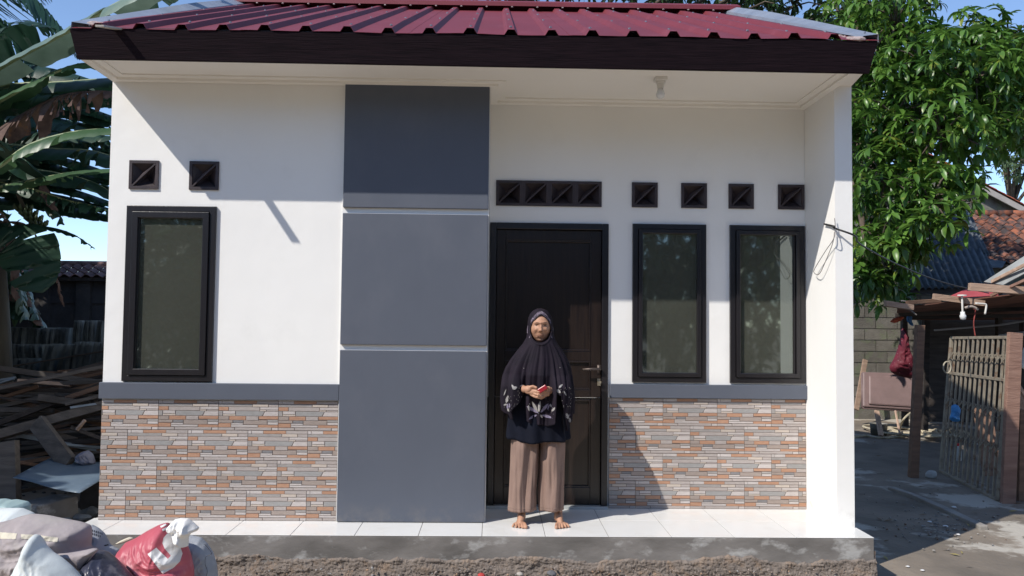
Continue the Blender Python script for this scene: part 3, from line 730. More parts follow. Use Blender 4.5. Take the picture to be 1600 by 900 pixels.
for i in range(1, 36):
    t = i / 35; row = []
    for j in range(NT):
        th = 2 * pi * j / NT; xf = lerpT(.85, W_) * sin(th) + lerpT(.85, Cx)
        hz = hem(xf) if cos(th) > 0 else .70 + .02 * sin(th * 5)
        if cos(th) > -.35 and cos(th) <= 0: hz = hem(lerpT(.85, W_) * (1 if sin(th) > 0 else -1) + lerpT(.85, Cx))
        z = z_s + (hz - z_s) * t; row.append(PO + hood_point(th, z))
    P.append(row)
hb = MB(); hb.sheet(P, closed=True)
hij = hb.build('hijab', M['cloth_black'], woman, smooth=True, solid=.003)
bvh = BVHTree.FromPolygons([V(q) for q in hb.v], hb.f)
def oncloth(x, z, lift=.004):
    h = bvh.ray_cast(PO + V((x, -1, z)), V((0, 1, 0)))[0]
    if h is None: return None
    return V((h.x, h.y - lift, h.z))
# printed band round the face
band = MB(); P = []
for k in range(61):
    a = radians(-28) + radians(236) * k / 60; row = []
    for r in (1.10, 1.18, 1.27, 1.36):
        fx, fz = r * cos(a), r * sin(a); X_ = fx * .0655 / (1 + (.35 * fz * fz if fz > 0 else 0) / (1 + .3 * (r - 1))) - .006; Z1 = 1.296 + fz * (.093 if fz > 0 else .086)
        Z1 = min(Z1, 1.4395)
        q = oncloth(X_, Z1, .0028) or PO + V((X_, -.02, Z1)); row.append(q)
    P.append(row)
band.sheet(P); band.build('printed_band', M['lace'], hij, smooth=True)
# leaf and flower print near the hem
M['print_a'] = mat('print_lilac', (.25, .22, .31), (.17, .15, .22), 60, .8, detail=2); M['print_b'] = mat('print_cream', (.36, .34, .32), (.26, .25, .25), 60, .8, detail=2)
pr_ = MB()
def leafprint(zx, zy, ang, ln, wd, mi):
    c = ((zx - 240) / 551.6, (848 - zy) / 551.6); ca, sa = cos(radians(ang)), sin(radians(ang)); rows = []
    for i in range(8):
        t = i / 7; ww = wd * sin(pi * min(1, t * .96 + .03)) ** .8 / 2; row = []
        for s in (-1, -.35, .35, 1):
            q = oncloth(c[0] + ca * ln * t - sa * ww * s, c[1] + sa * ln * t + ca * ww * s, .0045)
            if q is None: return
            row.append(q)
        rows.append(row)
    if max(q.y for r in rows for q in r) - min(q.y for r in rows for q in r) > .06: return
    pr_.sheet(rows, mi)
k_ = 1 / 551.6
for a in ((228, 432, 150, 48, 15, 0), (226, 436, 172, 42, 13, 0), (224, 440, 205, 34, 12, 0), (226, 430, 118, 44, 13, 1), (230, 428, 84, 40, 12, 1), (238, 430, 50, 42, 14, 0), (244, 436, 18, 48, 16, 0), (242, 440, -14, 38, 13, 0), (236, 438, -60, 14, 9, 1),
          (196, 425, 100, 22, 10, 1), (192, 440, 240, 18, 12, 1), (276, 425, 60, 20, 8, 1), (274, 410, 100, 12, 6, 1), (262, 420, 70, 20, 7, 0),
          (150, 338, 200, 18, 14, 1), (140, 345, 120, 18, 9, 1), (132, 352, 240, 26, 5, 0), (120, 372, 255, 30, 13, 1), (128, 366, 220, 22, 10, 0), (124, 400, 250, 22, 16, 0), (116, 404, 200, 14, 8, 1), (120, 418, 280, 14, 12, 1), (112, 350, 250, 26, 5, 1), (160, 336, 20, 16, 5, 1),
          (292, 345, -40, 18, 14, 1), (300, 338, 40, 18, 9, 1), (298, 360, -80, 28, 5, 0), (304, 372, -110, 24, 14, 1), (306, 386, -70, 24, 12, 0), (312, 405, -55, 30, 5, 0), (326, 425, -30, 26, 15, 0), (330, 432, -70, 22, 14, 1), (346, 436, -110, 16, 8, 0), (344, 452, -80, 18, 12, 1), (318, 350, -60, 20, 6, 1), (312, 395, -20, 14, 7, 0)):
    leafprint(a[0], a[1], a[2], a[3] * k_, a[4] * k_ * .8, a[5])
random.seed(3)
def dot(zx, zy, r):
    q = oncloth((zx - 240) / 551.6, (848 - zy) / 551.6, .004)
    if q is not None: pr_.ell(q, (r, .0006, r), 6, 4, 1)
for _ in range(80):
    if random.random() < .5: dot(random.uniform(106, 170), random.uniform(338, 420), .0018)
    else: dot(random.uniform(290, 350), random.uniform(338, 440), .0019)
for _ in range(26): dot(random.uniform(190, 285), random.uniform(392, 440), .0019)
for a in ((175, 272), (306, 268)): dot(a[0], a[1], .003)
pr_.build('floral_print', [M['print_a'], M['print_b']], hij, smooth=True)['kind'] = 'stuff'

# blouse and trousers
b = MB(); P = []
for i in range(30):
    t = i / 29; row = []
    for j in range(160):
        th = 2 * pi * j / 160; z1 = .575 - .022 * cos(th) + .006 * sin(th * 5); z = .98 + (z1 - .98) * t
        a = .193 + .020 * t; d = .125 + .012 * t; fo = (.004 + .006 * t) * (sin(th * 7 + 3) + .7 * sin(th * 13 + z * 6)) + .010 * noise.noise(V((th * 1.5, z * 6, 8)))
        row.append(pp(-.012 + (a + fo) * sin(th), .012 - (d + fo) * cos(th), z))
    P.append(row)
b.sheet(P, closed=True); b.build('blouse', M['cloth_navy'], woman, smooth=True, solid=.003)
tb = MB()
for s, (t0, b0, cut) in ((-1, ((-.190, .0), (-.203, -.026), 0)), (1, ((-.0, .168), (.006, .165), 1))):
    P = []
    for i in range(46):
        t = i / 45; row = []
        xa = t0[0] + (b0[0] - t0[0]) * t; xb = t0[1] + (b0[1] - t0[1]) * min(1, t * 1.3)
        for j in range(96):
            th = 2 * pi * j / 96; z = .66 + (.089 + .005 * sin(th + s) - .66) * t
            a = (xb - xa) / 2; d = .098 - .018 * t + .006 * sin(t * 5); fo = (.003 + .004 * t) * sin(th * 4 + s * 1.2 + t) + (.014 + .014 * t) * noise.noise(V((cos(th) * 2.6, sin(th) * 2.6 + s * 9, t * 1.3))) + .007 * noise.noise(V((cos(th) * 6, sin(th) * 6 + s * 9, t * 3))) + .006 * noise.noise(V((th * 1.3, t * 4, s * 5)))
            row.append(pp((xa + xb) / 2 + (a + fo * .6) * sin(th), .012 - (d + fo) * cos(th), z))
        P.append(row)
    tb.sheet(P, closed=True)
    # stitched hem line
    q = P[-3]; tb.tube([V(v) + (V(v) - pp((b0[0] + b0[1]) / 2, .012, V(v).z - PO.z)).normalized() * .0012 for v in q[:96]] + [V(q[0])], .0011, 4)
tb.build('trousers', M['trouser'], woman, smooth=True, solid=.0025)
ph = MB(); ph.beam(PL(226, 352, -.212), PL(255, 333, -.218), .032, .016, up=(0.2, -1, .3))
tag(ph.build('purse', mat('red_purse', (.30, .012, .022), (.22, .01, .018), 20, .3, spec=.6), bevel=.005), 'small shiny red purse held in the woman\'s folded hands', 'purse')
# ------------------------------------------------------------------ sacks in front, left
def pillow(name, outline, y, T, m, rings=40, n=210, wr=.012, seed=0, cx=None, lean=0, yfn=None, solid=True):
    """a stuffed bag: outline given in photo pixels at depth y, real thickness T"""
    O = [at(a, b_, y) for a, b_ in outline]; c = sum(O, V((0, 0, 0))) / len(O)
    if cx: c = at(cx[0], cx[1], y)
    # resample outline by angle
    per = []; tot = sum((O[(i + 1) % len(O)] - O[i]).length for i in range(len(O)))
    for i in range(len(O)):
        a, b_ = O[i], O[(i + 1) % len(O)]; k = max(1, int(n * (b_ - a).length / tot))
        for j in range(k): per.append(a + (b_ - a) * j / k)
    N = len(per)
    per2 = per
    for _ in range(2): per2 = [(per2[i - 1] + per2[i] * 2 + per2[(i + 1) % N]) / 4 for i in range(N)]
    b = MB(); rows = []
    for side in (-1, 1):
        for i in (range(rings + 1) if side < 0 else range(rings - 1, -1, -1)):
            r = i / rings; row = []
            for k, q in enumerate(per2):
                p = c + (q - c) * r
                dpt = T * (1 - r ** 2.6) ** .6 * (.6 if side > 0 else 1)
                if side < 0:
                    e = wr * (1 - r ** 6) * 1.0
                    rdg = lambda f, o_: 1 - abs(noise.noise(V((p.x * f + seed * 3.1, p.z * f * .8 + o_, seed + o_)))) * 2.6
                    wv = noise.noise(V((p.x * 3, p.z * 3, seed + 9))) * .35
                    f2 = lambda f, o_: 1 - abs(noise.noise(V(((p.x + wv) * f + (p.z) * f * .6, (p.z - p.x * .5) * f * .35 + o_, seed + o_)))) * 2.6
                    dpt += e * (.9 * rdg(5, 0) + .8 * f2(9, 3) + .42 * rdg(14, 5) + .34 * f2(24, 1) + .16 * rdg(38, 2))
                    if yfn: dpt += yfn(p)
                row.append(V((p.x, y + side * dpt + lean * (p.z - c.z), p.z)))
            rows.append(row)
    b.sheet(rows, closed=True)
    o = b.build(name, m, smooth=True, merge=True)
    return o, b
def decal(parent, mb, poly, y, m, name, lift=.003, cell=.0015):
    """a flat print laid on the curved face of a sack: small cells inside the outline, each dropped on to the bag"""
    bv = BVHTree.FromPolygons([V(q) for q in mb.v], mb.f); st = cell * FPX / (y - CAM.y)
    def ins(a, c):
        r = False; j = len(poly) - 1
        for i in range(len(poly)):
            (xi, yi), (xj, yj) = poly[i], poly[j]
            if (yi > c) != (yj > c) and a < (xj - xi) * (c - yi) / (yj - yi) + xi: r = not r
            j = i
        return r
    x0, x1 = min(p[0] for p in poly), max(p[0] for p in poly); y0, y1 = min(p[1] for p in poly), max(p[1] for p in poly)
    vid = {}; vs = []; fs = []
    def vert(i, j):
        if (i, j) not in vid:
            d = (at(x0 + i * st, y0 + j * st, y) - CAM).normalized(); h = bv.ray_cast(CAM, d)[0]
            if h is None: return None
            vid[(i, j)] = len(vs); vs.append(tuple(h - d * lift))
        return vid[(i, j)]
    for i in range(int((x1 - x0) / st) + 1):
        for j in range(int((y1 - y0) / st) + 1):
            if ins(x0 + (i + .5) * st, y0 + (j + .5) * st):
                f = [vert(i, j), vert(i + 1, j), vert(i + 1, j + 1), vert(i, j + 1)]
                if None not in f and max(vs[k][1] for k in f) - min(vs[k][1] for k in f) < .03: fs.append(f)
    me = bpy.data.meshes.new(name); me.from_pydata(vs, [], fs); me.materials.append(m)
    for p in me.polygons: p.use_smooth = True
    return link(name, me, parent)
M['sack_white'] = mat('white_woven_sack', (.62, .66, .66), (.52, .56, .56), 6, .6, .25, 110, .3, c3=(.42, .43, .41), s3=6, t3=(.56, .75), bdist=.003)
M['sack_paper'] = mat('grey_brown_paper_sack', (.36, .32, .32), (.28, .245, .25), 4, .7, .45, 24, .3, c3=(.38, .35, .33), s3=5, t3=(.52, .7))
M['sack_teal'] = mat('pale_teal_sack', (.30, .40, .40), (.24, .33, .34), 8, .5, .3, 30, .4)
M['sack_dark'] = mat('dark_blue_plastic', (.030, .034, .055), (.055, .055, .08), 9, .3, .5, 22, .5, c3=(.14, .13, .15), s3=9, t3=(.58, .66))
M['sack_red'] = mat('red_printed_sack', (.45, .095, .125), (.40, .075, .105), 7, .5, .35, 20, .5, c3=(.58, .33, .35), s3=5, t3=(.52, .78))
M['sack_grey'] = mat('grey_sack', (.34, .36, .40), (.27, .29, .32), 6, .55, .5, 25, .3)
M['print_white'] = mat('white_print', (.72, .72, .72), (.6, .6, .6), 20, .45, c3=(.25, .2, .22), s3=26, t3=(.66, .72))
M['print_straw'] = mat('cream_print', (.60, .55, .44), None, 10, .6)
Q = 4.4444
def c5(x, y): return (x / Q, 760 + y / Q)
o, mb = pillow('sack', [c5(-160, 140), c5(0, 150), c5(150, 150), c5(230, 185), c5(300, 330), c5(240, 700), c5(-160, 700)], -.86, .16, M['sack_white'], seed=2, wr=.006)
tag(o, 'white sack at the left edge lying behind the grey brown paper sack', 'sack')
o, mb = pillow('sack', [c5(-160, 95), c5(30, 85), c5(60, 95), c5(110, 90), c5(190, 105), c5(214, 130), c5(212, 170), c5(190, 240), c5(-160, 260)], -.72, .09, M['sack_teal'], seed=5, wr=.012)
tag(o, 'pale teal sack at the left edge, rearmost of the heap', 'sack')
o, mb = pillow('sack', [c5(-200, 290), c5(-60, 265), c5(80, 230), c5(150, 205), c5(225, 188), c5(330, 200), c5(450, 225), c5(560, 245), c5(633, 268), c5(640, 340), c5(630, 420), c5(690, 440), c5(660, 560), c5(600, 800), c5(-200, 800)], -1.10, .17, M['sack_paper'], seed=8, wr=.017, cx=c5(250, 450))
tag(o, 'large crumpled grey brown paper sack with pale stripes, widest of the heap', 'sack')
for pts in ([(0, 318), (118, 326), (108, 366), (-60, 362), (-60, 320)], [(145, 332), (250, 336), (405, 356), (398, 388), (280, 372), (148, 364)]):
    decal(o, mb, [c5(*p) for p in pts], -1.3, M['print_straw'], 'printed_stripe')
paper = o
o, mb = pillow('sack', [c5(635, 262), c5(680, 285), c5(720, 320), c5(760, 400), c5(830, 440), c5(860, 560), c5(850, 800), c5(600, 800), c5(620, 500)], -.92, .08, M['sack_grey'], seed=11, wr=.012)
tag(o, 'grey lettered sack squeezed between the paper sack and the red sack', 'sack')
random.seed(5)
for k in range(11):          # rows of small dark strokes
    x0 = 640 + (k % 6) * 13; y0 = 300 + (k // 6) * 22 + (k % 6) * 4
    decal(o, mb, [c5(x0, y0), c5(x0 + 5, y0 + 1), c5(x0 + 7, y0 + 15), c5(x0 + 2, y0 + 14)], -.95, M['cloth_navy'], 'small_print', .002)
decal(o, mb, [c5(722, 408), c5(752, 401), c5(755, 408), c5(726, 415)], -.95, M['cloth_navy'], 'small_print', .002)
o, mb = pillow('sack', [c5(560, 600), c5(610, 520), c5(690, 440), c5(740, 452), c5(800, 500), c5(860, 560), c5(930, 640), c5(960, 800), c5(480, 800), c5(500, 660)], -1.32, .12, M['sack_dark'], seed=14, wr=.020)
tag(o, 'dark blue crumpled plastic bag at the foot of the white pointed sack', 'sack')
o, mb = pillow('sack', [c5(-60, 900), c5(60, 640), c5(110, 590), c5(150, 520), c5(185, 430), c5(215, 355), c5(232, 332), c5(250, 326), c5(268, 334), c5(300, 395), c5(360, 455), c5(430, 500), c5(500, 560), c5(560, 625), c5(640, 760), c5(700, 900)], -1.50, .13, M['sack_white'], seed=17, wr=.012, cx=c5(290, 640))
tag(o, 'white sack standing up to a sharp point in the left foreground', 'sack')
o, mb = pillow('sack', [c5(380, 470), c5(470, 462), c5(560, 448), c5(650, 428), c5(688, 434), c5(640, 480), c5(590, 540), c5(560, 590), c5(500, 560)], -1.38, .035, M['sack_paper'], seed=21, wr=.008, n=80)
tag(o, 'torn flap of grey paper sack lying over the dark blue bag', 'sack')
# grey bag behind the red one
o, mb = pillow('sack', [c5(1250, 330), c5(1330, 338), c5(1400, 355), c5(1440, 395), c5(1480, 460), c5(1505, 540), c5(1515, 640), c5(1520, 800), c5(1180, 800), c5(1180, 500)], -.90, .09, M['sack_grey'], seed=23, wr=.015)
tag(o, 'pale grey plastic bag behind the right side of the red sack', 'sack')
cr = MB(); cr.tube(smooth_path([at(*c5(*p), -.995) for p in ((1420, 400), (1470, 465), (1430, 490), (1425, 540), (1440, 590), (1425, 640))]), .0012, 5); cr.build('dark_seam', M['cable_black'], o)
# red sack
o, mb = pillow('sack', [c5(870, 390), c5(940, 360), c5(1020, 310), c5(1100, 268), c5(1165, 248), c5(1200, 290), c5(1260, 350), c5(1300, 410), c5(1325, 480), c5(1345, 570), c5(1352, 800), c5(900, 820), c5(930, 640), c5(840, 520), c5(815, 460)], -1.08, .15, M['sack_red'], seed=27, wr=.019, cx=c5(1130, 520))
tag(o, 'red printed sack with a big white letter, tied with a white knot', 'sack')
decal(o, mb, [c5(*p) for p in ((1200, 312), (1160, 328), (1135, 358), (1128, 395), (1142, 430), (1170, 462), (1186, 482), (1166, 504), (1085, 425), (1025, 470), (1130, 608), (1205, 565), (1250, 520), (1268, 465), (1252, 420), (1225, 395), (1205, 378), (1204, 360), (1228, 348))], -1.25, M['print_white'], 'white_letter')
for p in ([(1112, 275), (1150, 258), (1156, 268), (1118, 288)], [(1125, 298), (1160, 280), (1166, 290), (1131, 312)]):
    decal(o, mb, [c5(*q) for q in p], -1.25, M['print_white'], 'white_bar', .002)
o, mb = pillow('sack', [c5(815, 470), c5(870, 520), c5(940, 580), c5(960, 680), c5(950, 820), c5(820, 820), c5(800, 620)], -1.14, .08, M['sack_white'], seed=33, wr=.02, n=80)
tag(o, 'crumpled white plastic bag at the lower left of the red sack', 'sack')
o, mb = pillow('knotted_bag', [c5(1185, 262), c5(1215, 228), c5(1260, 218), c5(1310, 222), c5(1340, 245), c5(1385, 285), c5(1375, 305), c5(1330, 320), c5(1312, 350), c5(1308, 415), c5(1275, 400), c5(1240, 360), c5(1210, 320), c5(1180, 290)], -1.16, .045, M['sack_white'], seed=36, wr=.045, n=180, cx=c5(1268, 290))
o.data.materials[0] = mat('bright_white_plastic', (.78, .77, .74), (.7, .68, .66), 10, .5, .3, 40)
tag(o, 'bright white crumpled plastic bag knotted on top of the red sack', 'plastic bag')
o, mb = pillow('paper_scrap', [c5(790, 405), c5(840, 375), c5(900, 350), c5(930, 358), c5(880, 385), c5(830, 402)], -1.0, .008, M['print_straw'], seed=39, wr=.004, n=50)
tag(o, 'pale scrap of paper lying left of the red sack', 'paper')
# ------------------------------------------------------------------ leafy trees
M['leaf'] = mat('glossy_green_leaf', (.145, .27, .045), (.075, .17, .032), 3, .36, .1, 30, .5, rnd=.4, transl=.32)
M['leaf_stuff'] = mat('glossy_green_leaves', (.12, .235, .036), (.045, .115, .022), 1.4, .36, 0, 30, .5, transl=.32, c3=(.22, .26, .04), s3=5, t3=(.58, .66))
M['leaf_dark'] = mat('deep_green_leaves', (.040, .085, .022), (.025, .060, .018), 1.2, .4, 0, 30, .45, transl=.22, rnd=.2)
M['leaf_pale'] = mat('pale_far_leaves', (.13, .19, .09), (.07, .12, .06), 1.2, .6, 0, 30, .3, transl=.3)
M['bark'] = mat('grey_bark', (.13, .105, .08), (.07, .055, .045), 7, .95, .9, 30, .1, stretch=(1, 1, .3))
def leaf_shape(ln, wd, bend, fold, n=5):
    """one leaf from the origin along +x, curving down"""
    vs = []; fs = []; a = 0; p = V((0, 0, 0)); st = ln / n
    for i in range(n + 1):
        t = i / n; w_ = wd / 2 * (sin(pi * min(1, t * .93 + .05)) ** .75) if i < n else 0.002
        d = V((cos(a), 0, sin(a))); up = V((-sin(a), 0, cos(a)))
        vs += [tuple(p + V((0, w_, 0)) + up * w_ * fold), tuple(p), tuple(p + V((0, -w_, 0)) + up * w_ * fold)]
        p = p + d * st; a -= bend / n * (1.4 if i > n / 2 else .7)
    for i in range(n):
        k = i * 3; fs += [(k, k + 1, k + 4, k + 3), (k + 1, k + 2, k + 5, k + 4)]
    return vs, fs
LS = [leaf_shape(1, .30, 1.2, .35, 4), leaf_shape(1, .27, 1.9, .25, 4), leaf_shape(1, .32, .7, .45, 4)]
LME = []
for vs, fs in LS:
    me = bpy.data.meshes.new('leaf'); me.from_pydata(vs, [], fs); me.materials.append(M['leaf'])
    me.polygons.foreach_set('use_smooth', [True] * len(fs)); LME.append(me)
def rosette(c, ax, nl, ln, rnd, out):
    """leaves spread round a twig end, drooping"""
    ax = ax.normalized(); a = ax.orthogonal().normalized(); b_ = ax.cross(a); ph = rnd.random() * 6
    for k in range(nl):
        t = ph + k * 2.4; el = rnd.uniform(-.35, .75); d = (a * cos(t) + b_ * sin(t)) * cos(el) + ax * sin(el); d.z -= .25; d.normalize()
        up = V((0, 0, 1)) - d * d.z
        if up.length < .05: up = ax.copy()
        up.normalize(); up = (up + V((rnd.uniform(-.5, .5), rnd.uniform(-.5, .5), 0))).normalized(); sd = up.cross(d).normalized(); up = d.cross(sd)
        s = ln * rnd.uniform(.45, 1.2)
        m = Matrix(((d.x * s, sd.x * s, up.x * s, c.x), (d.y * s, sd.y * s, up.y * s, c.y), (d.z * s, sd.z * s, up.z * s, c.z), (0, 0, 0, 1)))
        out.append((rnd.randrange(3), m))
def lobes_to_leaves(lobes, rnd, dens, nl, ln, inner=.35):
    out = []; tips = []
    for (c, r, f) in lobes:
        n = int(dens * r * r * f)
        for i in range(n):
            d = V((rnd.gauss(0, 1), rnd.gauss(0, 1), rnd.gauss(0, 1))).normalized()
            rr = r * (rnd.uniform(.72, 1.12) if rnd.random() > inner else rnd.uniform(.2, .75))
            rr *= 1 + .35 * noise.noise(V(c) + d * 1.7)
            p = V(c) + V((d.x * rr, d.y * rr, d.z * rr * .92)); ax = (d + V((0, 0, .5)))
            tips.append((c, p)); rosette(p, ax, nl, ln, rnd, out)
    return out, tips
def bake(leaves, name, m, parent):
    vs = []; fs = []
    for k, mt in leaves:
        b0 = len(vs); a, f_ = LS[k]; vs += [tuple(mt @ V(q)) for q in a]; fs += [tuple(i + b0 for i in f) for f in f_]
    me = bpy.data.meshes.new(name); me.from_pydata(vs, [], fs); me.materials.append(m); me.polygons.foreach_set('use_smooth', [True] * len(fs))
    o = link(name, me, parent); o['kind'] = 'stuff'; return o
def put_leaves(leaves, parent, m, nsingle, box):
    sc_ = []
    for i, (k, mt) in enumerate(leaves):
        x, y, z = px_of(mt.translation)
        if box[0] < x < box[1] and box[2] < y < box[3]: sc_.append((z - .0 + .35 * random.random(), i))
    sc_.sort(); pick = {i for _, i in sc_[:nsingle]}
    off = parent.location
    for i in pick:
        k, mt = leaves[i]; o = bpy.data.objects.new('leaf', LME[k]); col.objects.link(o); o.parent = parent
        m2 = mt.copy(); m2.translation = mt.translation - off; o.matrix_local = m2
        if m is not M['leaf']: o.material_slots[0].link = 'OBJECT'; o.material_slots[0].material = m
    return [l for i, l in enumerate(leaves) if i not in pick]
def tree(name, label, base, lobes, rnd, dens, nl, ln, m, mm, nsingle=0, box=(0, 0, 0, 0), group=None, rt=.16):
    t = empty(name, base, label, 'tree', group)
    leaves, tips = lobes_to_leaves(lobes, rnd, dens, nl, ln)
    top = max(lobes, key=lambda q: q[0][2])[0]; top = V(top)
    b = MB(); mid = V(base).lerp(top, .45) + V((.15, .1, 0)); b.tube(smooth_path([V(base) - V((0, 0, .1)), V(base).lerp(mid, .5) + V((-.06, .05, 0)), mid, top], 5), [rt * (1.15 - .055 * i) for i in range(16)], 10)
    b.build('trunk', M['bark'], t, smooth=True)
    tr = [V(base).lerp(mid, .75), mid, mid.lerp(top, .4)]
    for (c, r, f) in lobes:
        a = min(tr, key=lambda q: (q - V(c)).length); b = MB(); cc = V(c); b.tube(smooth_path([a, a.lerp(cc, .5) + V((0, 0, .12)), cc], 4), [.06, .056, .052, .048, .044, .04, .035, .03, .022], 7)
        for (c2, p) in tips:
            if c2 == c and rnd.random() < .22: b.tube([cc, cc.lerp(p, .5) + V((0, 0, .06)), p], [.018, .012, .006], 5, cap=False)
        b.build('branch', M['bark'], t, smooth=True)
    rest = put_leaves(leaves, t, mm, nsingle, box) if nsingle else leaves
    bake(rest, 'crown', m, t); return t
rnd = random.Random(11)
def lob(px, py, y, rpx, f=1.0):
    c = at(px, py, y); return (tuple(c), rpx * (y - CAM.y) / FPX, f)
LB = [lob(*a) for a in ((1400, 40, 5.4, 70), (1448, 105, 4.8, 75), (1525, 120, 5.0, 72), (1592, 100, 5.4, 55), (1395, 180, 5.0, 75), (1470, 215, 4.4, 78), (1548, 190, 4.9, 62),
      (1385, 285, 4.7, 70), (1452, 318, 4.1, 70), (1375, 385, 4.3, 58), (1428, 372, 4.0, 45), (1362, 438, 4.4, 42), (1500, 285, 4.4, 42), (1355, 120, 5.4, 55), (1590, 165, 5.5, 45), (1390, 435, 4.5, 34),
      (1420, 140, 6.6, 95, .8), (1400, 300, 6.2, 95, .9), (1500, 190, 6.4, 80, .7), (1370, 400, 6.0, 70, .9), (1640, 150, 5.4, 60), (1345, 30, 6.2, 60), (1350, 220, 5.4, 55), (1575, 60, 5.8, 50), (1545, 80, 6.0, 50), (1600, 130, 5.8, 55), (1500, 60, 6.0, 50), (1560, 170, 6, 55), (1600, 215, 5.6, 36))]
tree('broadleaf_tree', 'tall glossy leaved tree with drooping bright green leaf rosettes, right of the house', (8.9, 9.4, -.3), LB, rnd, 225, 8, .21, M['leaf_stuff'], M['leaf'], 300, (1335, 1600, 0, 490))
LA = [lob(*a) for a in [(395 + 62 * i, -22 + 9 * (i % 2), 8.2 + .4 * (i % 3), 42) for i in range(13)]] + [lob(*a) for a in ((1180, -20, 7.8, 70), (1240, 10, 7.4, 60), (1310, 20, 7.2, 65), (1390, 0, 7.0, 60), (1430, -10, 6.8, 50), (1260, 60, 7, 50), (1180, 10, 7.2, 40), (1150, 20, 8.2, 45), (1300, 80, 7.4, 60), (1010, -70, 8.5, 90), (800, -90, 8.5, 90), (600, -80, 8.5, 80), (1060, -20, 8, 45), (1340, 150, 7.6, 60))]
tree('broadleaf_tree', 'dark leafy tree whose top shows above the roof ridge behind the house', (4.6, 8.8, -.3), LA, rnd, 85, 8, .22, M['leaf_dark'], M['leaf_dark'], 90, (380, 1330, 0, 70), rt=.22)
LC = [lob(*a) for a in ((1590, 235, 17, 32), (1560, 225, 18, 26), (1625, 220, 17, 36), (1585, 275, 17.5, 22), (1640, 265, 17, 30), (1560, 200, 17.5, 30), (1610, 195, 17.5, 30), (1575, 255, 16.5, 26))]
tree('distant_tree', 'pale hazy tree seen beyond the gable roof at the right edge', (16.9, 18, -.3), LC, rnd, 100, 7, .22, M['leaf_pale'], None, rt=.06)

# trees standing behind the photographer (they show in the window panes)
rnd = random.Random(4)
bt = empty('broadleaf_tree', (0, -15, -.3), 'broad leafy tree in the row behind the photographer', 'tree', 'trees behind the photographer')
lv, _ = lobes_to_leaves([((0, -15, 3.2), 2.3, 1), ((1.8, -14.6, 2.3), 1.7, 1), ((-1.9, -15.3, 2.2), 1.7, 1), ((.3, -15, 5), 1.6, 1), ((-.2, -14.6, 1.2), 1.5, 1)], rnd, 60, 7, .34)
bake(lv, 'crown', M['leaf_dark'], bt); b = MB(); b.tube([(0, -15, -.4), (.1, -15, 1.5), (0, -15, 3.5)], [.2, .16, .1], 8); b.build('trunk', M['bark'], bt)
for i, (x, y, r) in enumerate(((-4.6, -13.6, 1), (4.4, -14.2, 2), (8.8, -13.2, 3), (-9, -12.6, 4), (13, -12, 5), (-13, -10.5, 2.2), (17, -10, .7), (-2, -18.5, 2.6), (3, -18, 1.2), (8, -17.5, .4), (-7.5, -17, 5), (-9.6, 8.6, 1), (-11.5, 10.5, 2), (-9.9, 6.0, 3.3), (-12, 13, 1.5))):
    c = copy_tree(bt); c.location = (x, y, -.3); c.rotation_euler.z = r; c.scale = (1.1, 1.1, (1.02 if i < 11 else 1.3) + .05 * (i % 3))
    if i >= 11: tag(c, 'unseen leafy tree added far off at the left to shade the distant wall', 'tree', 'added shade trees left of the yard')  # unseen trees added at the left to throw shade on the far wall

# ------------------------------------------------------------------ banana plants
M['banana'] = mat('banana_leaf', (.028, .072, .040), (.016, .047, .030), 3, .42, .25, 14, .45, stretch=(1, 1, 1), transl=.2, rnd=.25)
M['banana_sheen'] = mat('banana_leaf_sheen', (.17, .235, .18), (.10, .155, .11), 3, .38, .25, 14, .5, transl=.2)  # broad pale glare on the top leaf put into its colour
M['banana_bright'] = mat('banana_leaf_bright', (.065, .13, .055), (.04, .09, .04), 3, .4, .2, 14, .5, transl=.3)
M['banana_dead'] = mat('dead_banana_leaf', (.16, .105, .085), (.075, .05, .045), 9, .9, .4, 30, .2, transl=.15, c3=(.30, .13, .045), s3=4, t3=(.62, .7))
M['midrib'] = mat('pale_midrib', (.26, .30, .16), (.2, .24, .13), 6, .5)
M['stem'] = mat('banana_stem', (.085, .075, .05), (.04, .035, .03), 5, .7, .5, 20, .3, stretch=(1, 1, .2))
BR = random.Random(21)
